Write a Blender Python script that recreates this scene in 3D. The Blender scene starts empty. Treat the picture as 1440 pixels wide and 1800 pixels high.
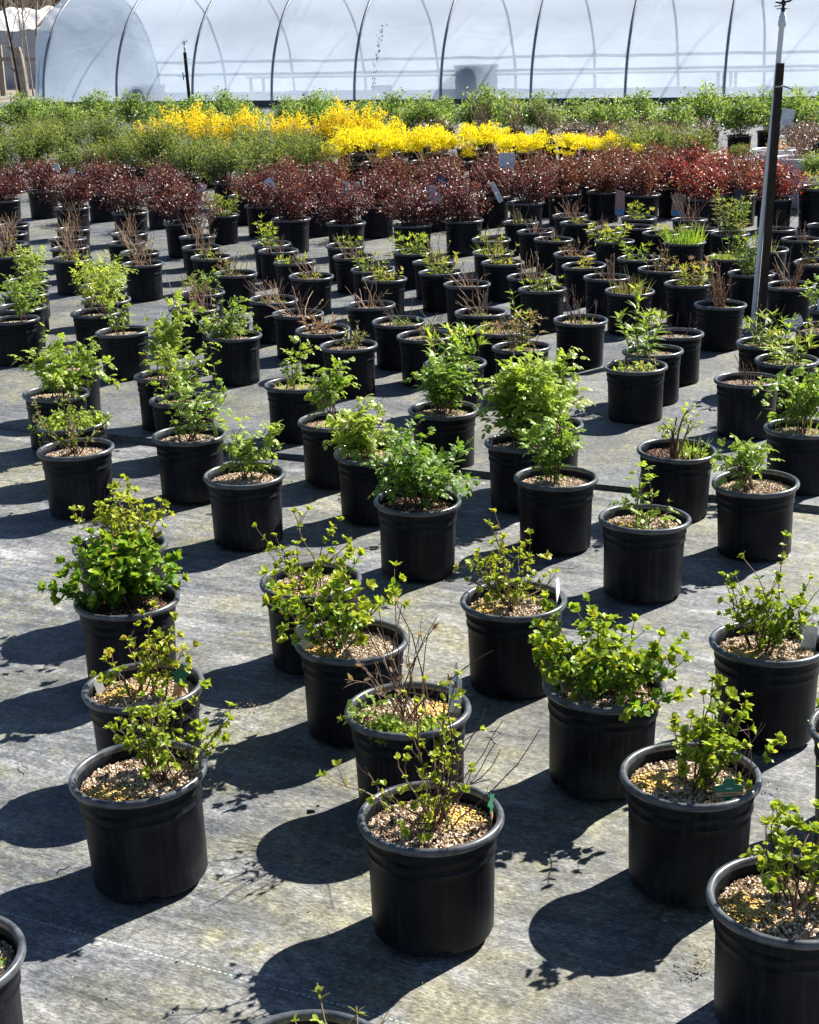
import bpy, math, random
import numpy as np
from mathutils import Vector, Matrix, Euler

# ------------------------------------------------------------------ camera, sky, sun, exposure
S = bpy.context.scene
COL = S.collection
FPX, PITCH, ROLL, CAMH = 2607.67, 0.313480, -0.0244766, 1.6576
cam_d = bpy.data.cameras.new('camera'); cam = bpy.data.objects.new('camera', cam_d); COL.objects.link(cam)
cam_d.sensor_fit = 'HORIZONTAL'; cam_d.sensor_width = 36.0; cam_d.lens = 36.0 * FPX / 1440.0
cam_d.clip_start = 0.05; cam_d.clip_end = 3000
cam.matrix_world = Matrix.Translation((0, 0, CAMH)) @ Matrix.Rotation(math.pi / 2 - PITCH, 4, 'X') @ Matrix.Rotation(ROLL, 4, 'Z')
S.camera = cam

TO_SUN = Vector((0.187, 0.158, 0.237)).normalized()
w = bpy.data.worlds.new('World'); S.world = w; w.use_nodes = True
nt = w.node_tree
sky = nt.nodes.new('ShaderNodeTexSky'); sky.sky_type = 'NISHITA'; sky.sun_disc = False
sky.sun_elevation = math.asin(TO_SUN.z); sky.sun_rotation = math.atan2(TO_SUN.x, TO_SUN.y)
sky.air_density = 0.7; sky.dust_density = 0.15; sky.ozone_density = 1.5
bg = nt.nodes['Background']; bg.inputs['Strength'].default_value = 0.05
nt.links.new(sky.outputs['Color'], bg.inputs['Color'])
sd = bpy.data.lights.new('sun', 'SUN'); sd.energy = 5.0; sd.angle = math.radians(0.53); sd.color = (1.0, 0.955, 0.88)
so = bpy.data.objects.new('sun', sd); COL.objects.link(so)
so.rotation_euler = TO_SUN.to_track_quat('Z', 'Y').to_euler()
S.view_settings.view_transform = 'Standard'; S.view_settings.look = 'None'
S.view_settings.exposure = 1.4; S.view_settings.gamma = 1.0
S.render.engine = 'CYCLES'
S.cycles.max_bounces = 8; S.cycles.transparent_max_bounces = 24; S.cycles.transmission_bounces = 6
S.cycles.diffuse_bounces = 3; S.cycles.glossy_bounces = 3; S.cycles.caustics_reflective = False; S.cycles.caustics_refractive = False

def spot(px, py, z=0.0):
    """where the sight line of a photograph pixel meets the level z, in metres"""
    a, b = px - 720, py - 900
    X = a * math.cos(ROLL) + b * math.sin(ROLL); Y = -a * math.sin(ROLL) + b * math.cos(ROLL)
    dx = X / FPX; dy = math.cos(PITCH) - Y / FPX * math.sin(PITCH); dz = -math.sin(PITCH) - Y / FPX * math.cos(PITCH)
    t = (z - CAMH) / dz
    return dx * t, dy * t

# ------------------------------------------------------------------ material helpers
def new_mat(name):
    m = bpy.data.materials.new(name); m.use_nodes = True
    n = m.node_tree.nodes; n.clear()
    out = n.new('ShaderNodeOutputMaterial')
    return m, m.node_tree, out

def N(t, kind, **kw):
    n = t.nodes.new(kind)
    for k, v in kw.items():
        if k.startswith('i_'):
            n.inputs[k[2:].replace('_', ' ')].default_value = v
        else:
            setattr(n, k, v)
    return n

def ramp(t, fac, stops):
    r = t.nodes.new('ShaderNodeValToRGB')
    els = r.color_ramp.elements
    while len(els) < len(stops): els.new(0.5)
    for e, (p, c) in zip(els, stops):
        e.position = p; e.color = (c[0], c[1], c[2], 1) if not isinstance(c, (int, float)) else (c, c, c, 1)
    t.links.new(fac, r.inputs[0])
    return r.outputs[0]

def noise(t, vec, scale, detail=4, rough=0.55, dist=0.0):
    n = N(t, 'ShaderNodeTexNoise'); n.inputs['Scale'].default_value = scale
    n.inputs['Detail'].default_value = detail; n.inputs['Roughness'].default_value = rough; n.inputs['Distortion'].default_value = dist
    if vec is not None: t.links.new(vec, n.inputs['Vector'])
    return n.outputs['Fac']

def mixc(t, fac, a, b, mode='MIX'):
    m = N(t, 'ShaderNodeMix', data_type='RGBA', blend_type=mode)
    for s, v in ((0, fac), (6, a), (7, b)):
        if isinstance(v, (int, float)): m.inputs[s].default_value = v
        elif isinstance(v, tuple): m.inputs[s].default_value = (v[0], v[1], v[2], 1)
        else: t.links.new(v, m.inputs[s])
    return m.outputs[2]

def mathn(t, op, a, b=None, c=None):
    m = N(t, 'ShaderNodeMath', operation=op)
    for i, v in enumerate((a, b, c)):
        if v is None: continue
        if isinstance(v, (int, float)): m.inputs[i].default_value = v
        else: t.links.new(v, m.inputs[i])
    return m.outputs[0]

def bump(t, h, strength, dist):
    b = N(t, 'ShaderNodeBump'); b.inputs['Strength'].default_value = strength; b.inputs['Distance'].default_value = dist
    t.links.new(h, b.inputs['Height']); return b.outputs[0]

def coord(t, kind='Object'):
    return N(t, 'ShaderNodeTexCoord').outputs[kind]

def mapping(t, vec, rot=(0, 0, 0), scale=(1, 1, 1), loc=(0, 0, 0)):
    m = N(t, 'ShaderNodeMapping'); t.links.new(vec, m.inputs[0])
    m.inputs['Rotation'].default_value = rot; m.inputs['Scale'].default_value = scale; m.inputs['Location'].default_value = loc
    return m.outputs[0]

def principled(t, out, col, rough=0.6, nrm=None, spec=0.5, metal=0.0):
    p = N(t, 'ShaderNodeBsdfPrincipled')
    for nm, v in (('Base Color', col), ('Roughness', rough), ('Metallic', metal), ('Specular IOR Level', spec)):
        if isinstance(v, (int, float)): p.inputs[nm].default_value = v
        elif isinstance(v, tuple): p.inputs[nm].default_value = (v[0], v[1], v[2], 1)
        else: t.links.new(v, p.inputs[nm])
    if nrm is not None: t.links.new(nrm, p.inputs['Normal'])
    t.links.new(p.outputs[0], out.inputs[0]); return p

def plain(name, col, rough=0.6, var=0.25, scale=30, spec=0.4, metal=0.0, bumpd=0.0):
    m, t, out = new_mat(name)
    f = noise(t, coord(t), scale, 5)
    dk = tuple(c * (1 - var) for c in col); lt = tuple(min(1, c * (1 + var)) for c in col)
    c = ramp(t, f, [(0.3, dk), (0.7, lt)])
    nr = bump(t, f, 0.4, bumpd) if bumpd else None
    principled(t, out, c, rough, nr, spec, metal); return m

def leaf_mat(name, stops, trans=0.44, rough=0.42, spec=0.35):
    m, t, out = new_mat(name)
    a = N(t, 'ShaderNodeAttribute', attribute_name='tint')
    c = ramp(t, a.outputs['Fac'], stops)
    p = N(t, 'ShaderNodeBsdfPrincipled'); p.inputs['Roughness'].default_value = rough; p.inputs['Specular IOR Level'].default_value = spec
    t.links.new(c, p.inputs['Base Color'])
    tr = N(t, 'ShaderNodeBsdfTranslucent')
    c2 = mixc(t, 1.0, c, (1.25, 1.2, 0.6), 'MULTIPLY')
    t.links.new(c2, tr.inputs['Color'])
    ad = N(t, 'ShaderNodeMixShader'); ad.inputs[0].default_value = trans
    t.links.new(p.outputs[0], ad.inputs[1]); t.links.new(tr.outputs[0], ad.inputs[2]); t.links.new(ad.outputs[0], out.inputs[0])
    return m

def tint_mat(name, stops, rough=0.7, spec=0.3):
    m, t, out = new_mat(name)
    a = N(t, 'ShaderNodeAttribute', attribute_name='tint')
    principled(t, out, ramp(t, a.outputs['Fac'], stops), rough, None, spec); return m

LM = {
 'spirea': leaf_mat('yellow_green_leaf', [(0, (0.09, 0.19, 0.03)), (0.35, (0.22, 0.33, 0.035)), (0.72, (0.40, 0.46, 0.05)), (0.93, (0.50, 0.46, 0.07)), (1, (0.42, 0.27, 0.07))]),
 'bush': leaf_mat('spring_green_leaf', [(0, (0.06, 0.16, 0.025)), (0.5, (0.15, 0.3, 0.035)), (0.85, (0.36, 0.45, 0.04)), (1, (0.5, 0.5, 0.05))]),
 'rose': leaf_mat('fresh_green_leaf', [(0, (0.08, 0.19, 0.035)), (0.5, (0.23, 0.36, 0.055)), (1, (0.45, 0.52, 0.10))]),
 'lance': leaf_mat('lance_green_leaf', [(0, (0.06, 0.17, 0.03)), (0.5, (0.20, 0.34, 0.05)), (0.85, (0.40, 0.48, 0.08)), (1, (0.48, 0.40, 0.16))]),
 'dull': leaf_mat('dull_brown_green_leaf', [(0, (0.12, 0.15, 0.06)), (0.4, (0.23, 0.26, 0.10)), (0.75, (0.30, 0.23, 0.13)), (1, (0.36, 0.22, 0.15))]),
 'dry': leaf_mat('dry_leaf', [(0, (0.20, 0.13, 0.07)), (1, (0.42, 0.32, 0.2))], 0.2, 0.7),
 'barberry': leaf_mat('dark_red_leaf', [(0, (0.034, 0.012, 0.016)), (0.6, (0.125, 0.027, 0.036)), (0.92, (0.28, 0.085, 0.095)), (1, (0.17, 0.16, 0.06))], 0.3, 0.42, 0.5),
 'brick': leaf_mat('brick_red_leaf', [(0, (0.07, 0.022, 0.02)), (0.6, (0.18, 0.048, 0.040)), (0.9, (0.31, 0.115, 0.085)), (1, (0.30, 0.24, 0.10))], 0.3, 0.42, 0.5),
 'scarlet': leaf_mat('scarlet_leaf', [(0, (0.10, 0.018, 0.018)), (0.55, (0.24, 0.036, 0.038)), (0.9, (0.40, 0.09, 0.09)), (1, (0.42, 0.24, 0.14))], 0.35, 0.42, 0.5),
 'juniper': leaf_mat('olive_needle', [(0, (0.035, 0.07, 0.022)), (0.5, (0.13, 0.19, 0.05)), (1, (0.36, 0.40, 0.11))], 0.4, 0.55, 0.3),
 'forsythia': leaf_mat('yellow_petal', [(0, (0.62, 0.46, 0.01)), (0.5, (0.85, 0.70, 0.015)), (1, (0.9, 0.8, 0.08))], 0.4, 0.6, 0.2),
 'gold': leaf_mat('gold_yellow_leaf', [(0, (0.60, 0.55, 0.01)), (0.5, (0.82, 0.73, 0.015)), (0.93, (0.88, 0.82, 0.06)), (1, (0.75, 0.45, 0.05))], 0.4, 0.6, 0.2),
 'orange': leaf_mat('orange_leaf', [(0, (0.38, 0.12, 0.02)), (1, (0.7, 0.38, 0.04))], 0.4, 0.5, 0.3),
 'hedge': leaf_mat('green_shrub_leaf', [(0, (0.06, 0.13, 0.035)), (0.5, (0.17, 0.29, 0.07)), (1, (0.40, 0.48, 0.17))], 0.4, 0.45, 0.4),
 'purple': leaf_mat('purple_brown_leaf', [(0, (0.07, 0.03, 0.035)), (0.6, (0.18, 0.10, 0.10)), (1, (0.40, 0.30, 0.28))], 0.2, 0.35, 0.6),
}
BARK = tint_mat('dark_twig_bark', [(0, (0.05, 0.028, 0.02)), (0.6, (0.12, 0.07, 0.05)), (1, (0.26, 0.18, 0.12))], 0.6)
TAN_BARK = tint_mat('tan_twig_bark', [(0, (0.14, 0.075, 0.045)), (0.6, (0.30, 0.18, 0.11)), (1, (0.48, 0.36, 0.23))], 0.6)
GREEN_STEM = tint_mat('green_brown_stem', [(0, (0.08, 0.07, 0.03)), (1, (0.22, 0.18, 0.08))], 0.6)
CHIP = tint_mat('bark_chip_mulch', [(0, (0.045, 0.028, 0.018)), (0.35, (0.20, 0.13, 0.08)), (0.75, (0.50, 0.38, 0.26)), (1, (0.74, 0.66, 0.54))], 0.85, 0.15)
DARKCHIP = tint_mat('dark_bark_mulch', [(0, (0.03, 0.016, 0.012)), (0.5, (0.10, 0.045, 0.03)), (0.9, (0.28, 0.16, 0.11)), (1, (0.5, 0.4, 0.3))], 0.8, 0.2)
PRILL = tint_mat('yellow_fertiliser', [(0, (0.40, 0.25, 0.06)), (0.6, (0.62, 0.42, 0.10)), (1, (0.75, 0.60, 0.25))], 0.55, 0.3)

def pot_material():
    m, t, out = new_mat('black_nursery_plastic')
    oi = N(t, 'ShaderNodeObjectInfo')
    co = coord(t)
    sh = N(t, 'ShaderNodeVectorMath', operation='ADD'); t.links.new(co, sh.inputs[0])
    cx = N(t, 'ShaderNodeCombineXYZ'); r10 = mathn(t, 'MULTIPLY', oi.outputs['Random'], 37.0)
    t.links.new(r10, cx.inputs[0]); t.links.new(r10, cx.inputs[1]); t.links.new(cx.outputs[0], sh.inputs[1])
    v = sh.outputs[0]
    big = noise(t, v, 9, 5, 0.6)
    fine = noise(t, v, 330, 3, 0.6)
    streak = noise(t, mapping(t, v, scale=(60, 60, 3)), 1.5, 4, 0.6)
    sep = N(t, 'ShaderNodeSeparateXYZ'); t.links.new(co, sep.inputs[0])
    dirt = ramp(t, sep.outputs[2], [(0.0, 0.6), (0.06, 0.28), (0.2, 0.10), (0.24, 0.25)])
    k = mathn(t, 'MULTIPLY', ramp(t, big, [(0.42, 0.04), (0.75, 1.0)]), dirt)
    k = mathn(t, 'MULTIPLY', k, ramp(t, fine, [(0.4, 0.25), (0.66, 1.0)]))
    k2 = mathn(t, 'MULTIPLY', ramp(t, streak, [(0.5, 0.0), (0.8, 1.0)]), 0.18)
    k = mathn(t, 'MINIMUM', mathn(t, 'ADD', k, k2), 1.0)
    k = mathn(t, 'MINIMUM', mathn(t, 'MULTIPLY', k, mathn(t, 'MULTIPLY_ADD', oi.outputs['Random'], 1.5, 0.5)), 1.0)
    c = mixc(t, k, (0.002, 0.003, 0.0062), (0.08, 0.084, 0.09))
    rg = mathn(t, 'MULTIPLY_ADD', k, 0.3, 0.44)
    nr = bump(t, noise(t, v, 900, 2), 0.12, 0.0006)
    principled(t, out, c, rg, nr, 0.15); return m
POTM = pot_material()
def rim_material():
    m, t, out = new_mat('scuffed_highlight_rim')
    co = coord(t)
    k = ramp(t, noise(t, co, 40, 6, 0.65), [(0.35, 0.1), (0.75, 1.0)])
    c = mixc(t, k, (0.022, 0.026, 0.032), (0.12, 0.128, 0.138))  # scuffs, plus a paler grey that paints in the rim's highlight
    principled(t, out, c, 0.3, bump(t, noise(t, co, 500, 2), 0.15, 0.0006), 0.55); return m
RIMM = rim_material()

# ------------------------------------------------------------------ mesh helper: everything in quads
class QM:
    def __init__(s): s.V = []; s.F = []; s.T = []; s.n = 0
    def add(s, V, F, tint=0.5):
        V = np.asarray(V, dtype=np.float64).reshape(-1, 3); F = np.asarray(F, dtype=np.int64).reshape(-1, 4)
        s.V.append(V); s.F.append(F + s.n); s.n += len(V)
        s.T.append(np.broadcast_to(np.asarray(tint, dtype=np.float64), (len(V),)))
    def mesh(s, name, mat, smooth=True):
        me = bpy.data.meshes.new(name)
        if not s.V: return me
        V = np.concatenate(s.V); F = np.concatenate(s.F); T = np.concatenate(s.T)
        me.vertices.add(len(V)); me.vertices.foreach_set('co', V.ravel())
        me.loops.add(F.size); me.loops.foreach_set('vertex_index', F.ravel().astype(np.int32))
        me.polygons.add(len(F)); me.polygons.foreach_set('loop_start', np.arange(0, F.size, 4, dtype=np.int32))
        me.polygons.foreach_set('loop_total', np.full(len(F), 4, dtype=np.int32))
        me.polygons.foreach_set('use_smooth', np.full(len(F), smooth, dtype=bool))
        at = me.attributes.new('tint', 'FLOAT', 'POINT'); at.data.foreach_set('value', T.astype(np.float32))
        me.materials.append(mat); me.update(); me.validate(); return me

def unit(a):
    a = np.asarray(a, float); return a / np.maximum(np.linalg.norm(a, axis=-1, keepdims=True), 1e-9)

def tube(q, pts, r0, r1, k=5, tint=0.5):
    P = np.asarray(pts, float); n = len(P)
    T = unit(np.gradient(P, axis=0))
    ref = np.array([0.31, 0.95, 0.05]) if abs(T[0][2]) > 0.5 else np.array([0.05, 0.1, 1.0])
    A = unit(np.cross(T, ref)); B = np.cross(T, A)
    th = np.arange(k) * 2 * np.pi / k
    R = np.linspace(r0, r1, n)[:, None, None] if np.isscalar(r0) else np.asarray(r0)[:, None, None]
    V = P[:, None, :] + R * (np.cos(th)[None, :, None] * A[:, None, :] + np.sin(th)[None, :, None] * B[:, None, :])
    i = np.arange(n - 1)[:, None] * k; j = np.arange(k)[None, :]; j2 = (j + 1) % k
    F = np.stack([i + j, i + j2, i + k + j2, i + k + j], -1)
    q.add(V, F, tint)
    # end cap
    c = (n - 1) * k
    if k == 4: q.F.append(np.array([[0, 1, 2, 3]]) + q.n - n * k + c)

def box(q, c, s, rz=0.0, tint=0.5, rot=None):
    v = np.array([[x, y, z] for z in (-.5, .5) for x, y in ((-.5, -.5), (.5, -.5), (.5, .5), (-.5, .5))]) * np.array(s)
    if rot is not None: v = v @ np.array(rot.to_matrix()).T
    elif rz: v = v @ np.array(Matrix.Rotation(rz, 3, 'Z')).T
    q.add(v + np.array(c), [[3, 2, 1, 0], [4, 5, 6, 7], [0, 1, 5, 4], [1, 2, 6, 5], [2, 3, 7, 6], [3, 0, 4, 7]], tint)

def lathe(q, prof, seg, tint=0.5, zmod=None):
    prof = np.asarray(prof, float); n = len(prof); th = np.arange(seg) * 2 * np.pi / seg
    V = np.stack([prof[:, 0:1] * np.cos(th), prof[:, 0:1] * np.sin(th), prof[:, 1:2] + 0 * th], -1)
    if zmod is not None: V = zmod(V)
    i = np.arange(n - 1)[:, None] * seg; j = np.arange(seg)[None, :]; j2 = (j + 1) % seg
    q.add(V, np.stack([i + j, i + j2, i + seg + j2, i + seg + j], -1), tint)

ROWS = {'ovate': ([0, .2, .52, .82, 1], [.10, .72, 1, .68, .06]), 'lance': ([0, .2, .42, .72, 1], [.2, .8, 1, .62, .03]), 'blade': ([0, .25, .5, .75, 1], [1, .95, .8, .55, .05])}
def leaves(q, P, D, U, L, Wd, tint, shape='ovate', fold=0.35, curl=0.25, far=False):
    P = np.asarray(P, float).reshape(-1, 3); n = len(P)
    if n == 0: return
    D = unit(D); Sd = unit(np.cross(D, U)); Nn = np.cross(Sd, D)
    L = np.broadcast_to(np.asarray(L, float), (n,)); Wd = np.broadcast_to(np.asarray(Wd, float), (n,)) * 0.5
    curl = np.broadcast_to(np.asarray(curl, float), (n,))
    if far:
        V = np.empty((n, 4, 3))
        V[:, 0] = P; V[:, 2] = P + D * L[:, None] - Nn * (curl * L * .7)[:, None]
        m = P + D * (L * .45)[:, None] - Nn * (curl * L * .15)[:, None] + Nn * (fold * Wd)[:, None]
        V[:, 1] = m + Sd * Wd[:, None]; V[:, 3] = m - Sd * Wd[:, None]
        F = np.arange(n)[:, None] * 4 + np.arange(4)[None, :]
        q.add(V.reshape(-1, 3), F, np.repeat(np.broadcast_to(tint, (n,)), 4)); return
    t, wr = ROWS[shape]; V = np.empty((n, 5, 3, 3))
    for r in range(5):
        c = P + D * (L * t[r])[:, None] - Nn * (curl * L * t[r] ** 2)[:, None]
        hw = Wd * wr[r]
        V[:, r, 1] = c
        V[:, r, 0] = c - Sd * hw[:, None] + Nn * (fold * hw)[:, None]
        V[:, r, 2] = c + Sd * hw[:, None] + Nn * (fold * hw)[:, None]
    f = []
    for r in range(4):
        for c in range(2):
            a = r * 3 + c; f.append([a, a + 1, a + 4, a + 3])
    F = np.arange(n)[:, None, None] * 15 + np.array(f)[None]
    q.add(V.reshape(-1, 3), F.reshape(-1, 4), np.repeat(np.broadcast_to(tint, (n,)), 15))

# ------------------------------------------------------------------ object helpers
def ob(name, me, parent=None, loc=(0, 0, 0), rot=None):
    o = bpy.data.objects.new(name, me); COL.objects.link(o)
    if parent is not None: o.parent = parent
    o.location = loc
    if rot is not None: o.rotation_euler = rot
    return o
def tag(o, label, cat, group=None):
    o['label'] = label; o['category'] = cat
    if group: o['group'] = group
    return o
def thing(name, label, cat, loc, rot=(0, 0, 0), group=None, scale=1.0):
    o = bpy.data.objects.new(name, None); COL.objects.link(o); o.empty_display_size = 0.05
    o.location = loc; o.rotation_euler = rot; o.scale = (scale,) * 3
    return tag(o, label, cat, group)
def structure(o): o['kind'] = 'structure'; return o

# ------------------------------------------------------------------ the setting: ground and fabric
LINE_A = -0.43                                   # direction of the weave, the marker threads and the pot rows
def fabric_material(nm, fresh):
    m, t, out = new_mat(nm)
    co = coord(t)
    rv = mapping(t, co, rot=(0, 0, -LINE_A))     # x runs along the weave
    big = noise(t, rv, 1.1, 6, 0.62, 0.3)
    mid = noise(t, mapping(t, rv, scale=(1.0, 2.4, 1)), 3.2, 7, 0.68, 0.5)
    streak = noise(t, mapping(t, rv, scale=(2.2, 26, 1)), 1.6, 5, 0.62)
    fine = noise(t, mapping(t, rv, scale=(0.55, 1.5, 1)), 135, 4, 0.78)
    c = ramp(t, mid, [(0.28, (0.040, 0.047, 0.060)), (0.5, (0.085, 0.094, 0.110)), (0.72, (0.17, 0.178, 0.19))] if fresh else [(0.32, (0.034, 0.040, 0.050)), (0.47, (0.092, 0.099, 0.108)), (0.58, (0.18, 0.184, 0.188)), (0.70, (0.35, 0.355, 0.355))])
    c = mixc(t, mathn(t, 'MULTIPLY', ramp(t, streak, [(0.42, 0.0), (0.75, 1.0)]), 0.28 if fresh else 0.5), c, (0.33, 0.335, 0.345))
    alg = mathn(t, 'MULTIPLY', ramp(t, big, [(0.44, 0.0), (0.56, 1.0)]), ramp(t, noise(t, rv, 7.0, 6, 0.7), [(0.33, 0.0), (0.62, 1.0)]))
    c = mixc(t, mathn(t, 'MULTIPLY', alg, 0.5 if fresh else 0.62), c, (0.245, 0.225, 0.115))
    moss = ramp(t, mathn(t, 'MULTIPLY', noise(t, rv, 2.3, 5, 0.7), noise(t, rv, 15, 5, 0.7)), [(0.27, 0.0), (0.36, 1.0)])
    c = mixc(t, mathn(t, 'MULTIPLY', moss, 0.34), c, (0.27, 0.265, 0.11))
    dark = ramp(t, noise(t, mapping(t, rv, loc=(5, 3, 0)), 1.9, 6, 0.7), [(0.36, 1.0), (0.54, 0.0)])
    c = mixc(t, mathn(t, 'MULTIPLY', dark, 0.55), c, (0.05, 0.052, 0.057))
    c = mixc(t, 1.0, c, ramp(t, fine, [(0.30, 0.25), (0.50, 0.90), (0.70, 1.8)]), 'MULTIPLY')
    grit = ramp(t, noise(t, rv, 46, 3, 0.8), [(0.33, 0.5), (0.52, 1.0), (0.70, 1.5)])
    c = mixc(t, 0.8, c, grit, 'MULTIPLY')
    # the woven marker threads
    sep = N(t, 'ShaderNodeSeparateXYZ'); t.links.new(rv, sep.inputs[0])
    yy = mathn(t, 'ADD', sep.outputs[1], -2.005 + 0.79 * 20)
    fr = mathn(t, 'FRACT', mathn(t, 'DIVIDE', yy, 0.79))
    d = mathn(t, 'MINIMUM', fr, mathn(t, 'SUBTRACT', 1.0, fr))
    ln = mathn(t, 'LESS_THAN', d, 0.0019)
    dash = mathn(t, 'GREATER_THAN', mathn(t, 'FRACT', mathn(t, 'MULTIPLY', sep.outputs[0], 85.0)), 0.38)
    fade = ramp(t, noise(t, mapping(t, rv, scale=(0.9, 1.3, 1)), 1.3, 3, 0.6), [(0.40, 0.0), (0.58, 1.0)])
    ln = mathn(t, 'MULTIPLY', mathn(t, 'MULTIPLY', ln, dash), fade)
    c = mixc(t, mathn(t, 'MULTIPLY', ln, 0.9), c, (0.42, 0.56, 0.48))
    wv = N(t, 'ShaderNodeTexWave', wave_type='BANDS', bands_direction='Y'); t.links.new(rv, wv.inputs[0]); wv.inputs['Scale'].default_value = 60; wv.inputs['Distortion'].default_value = 1.5
    h = mathn(t, 'ADD', mathn(t, 'MULTIPLY', wv.outputs['Fac'], 0.10), mathn(t, 'ADD', fine, mathn(t, 'MULTIPLY', mid, 2.5)))
    nr = bump(t, h, 0.55, 0.003)
    principled(t, out, c, ramp(t, big, [(0.3, 0.5), (0.7, 0.72)]), nr, 0.42); return m
FAB = fabric_material('woven_landscape_fabric', False); FAB2 = fabric_material('newer_landscape_fabric', True)

# bare ground to the horizon
q = QM()
q.add([[-900, -200, 0], [900, -200, 0], [900, 1600, 0], [-900, 1600, 0]], [[0, 1, 2, 3]])
structure(ob('ground', q.mesh('ground', plain('gravelly_dirt', (0.22, 0.19, 0.15), 0.9, 0.4, 6, 0.2)), loc=(0, 0, -0.03)))

UX = np.array([math.cos(LINE_A), math.sin(LINE_A)]); UY = np.array([-UX[1], UX[0]])
E0 = np.array(spot(700, 822))                     # a point on the overlap of the two sheets
rng = np.random.default_rng(5)
def height_field(u, v):
    return 0.004 * np.sin(u * 2.1 + 1.3 * np.sin(v * 1.7)) + 0.003 * np.sin(v * 3.3 + u * 1.1) 
def sheet(name, us, vs, zf, mat):
    q = QM(); U, Vv = np.meshgrid(us, vs); Z = zf(U, Vv)
    X = E0[0] + U * UX[0] + Vv * UY[0]; Y = E0[1] + U * UX[1] + Vv * UY[1]
    n, m = len(us), len(vs); i = np.arange(m - 1)[:, None] * n; j = np.arange(n - 1)[None]
    q.add(np.stack([X, Y, Z], -1), np.stack([i + j, i + j + 1, i + n + j + 1, i + n + j], -1))
    return structure(ob(name, q.mesh(name, mat)))
us = np.linspace(-14, 14, 281)
sheet('ground_fabric', us, np.linspace(-9, 0.35, 95), lambda u, v: -0.008 + height_field(u, v) * 0.9, FAB)
def lip(u, v):
    wav = 0.5 + 0.5 * np.sin(u * 3.1 + 0.7) * np.sin(u * 1.3 + 2)
    e = np.clip(1 - v / (0.10 + 0.25 * wav), 0, 1)
    z = 0.002 + (0.006 + 0.016 * wav) * e ** 1.5 + height_field(u, v) * 0.4 * np.clip(v, 0, 1)
    return np.where(v <= -0.0009, -0.012, z)
vs = np.concatenate([[-0.001, 0.0, 0.012], np.linspace(0.04, 0.5, 10), np.linspace(0.7, 34, 60)])
us2 = np.linspace(-26, 26, 321)
sheet('ground_fabric', us2, vs, lip, FAB2)

# ------------------------------------------------------------------ pot and soil meshes shared by all nursery pots
def pot_mesh(seg, name):
    prof = [(0.004, .006), (.085, .006), (.110, .0055), (.114, .0005), (.1168, .0005), (.1182, .004), (.1188, .03), (.1203, .1), (.1216, .155), (.1222, .168),
            (.1234, .1702), (.1254, .1712), (.1256, .1738), (.1240, .1752), (.1244, .1935), (.1266, .1945), (.1272, .1980), (.1260, .1996), (.1268, .2225), (.1300, .2245),
            (.1290, .229), (.1262, .228), (.1250, .205), (.1228, .178), (.1205, .15), (.1185, .11)]
    def notch(V):
        a = np.arange(seg) * 360.0 / seg
        for k in range(4):
            m = np.abs((a - 90 * k - 12 + 180) % 360 - 180) < 5.5
            V[2:6, m, 2] += .008
        return V
    q = QM(); lathe(q, prof, seg, zmod=notch); return q.mesh(name, POTM)
def rim_mesh(seg, name):
    a = np.linspace(-200, 40, 12)
    prof = [(.1295, .2245), (.1325, .2212)] + [(.1345 + .0060 * math.cos(math.radians(t)), .2290 + .0082 * math.sin(math.radians(t))) for t in (-70, -40, -10, 20, 50, 80)] + [(.1312, .2372), (.1280, .2355), (.1258, .2315), (.1258, .2240)]
    q = QM(); lathe(q, prof, seg); return q.mesh(name, RIMM)
POT_ME = {True: pot_mesh(72, 'pot'), False: pot_mesh(36, 'pot')}
RIM_ME = {True: rim_mesh(72, 'rim'), False: rim_mesh(36, 'rim')}
SOILZ = 0.200
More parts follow.
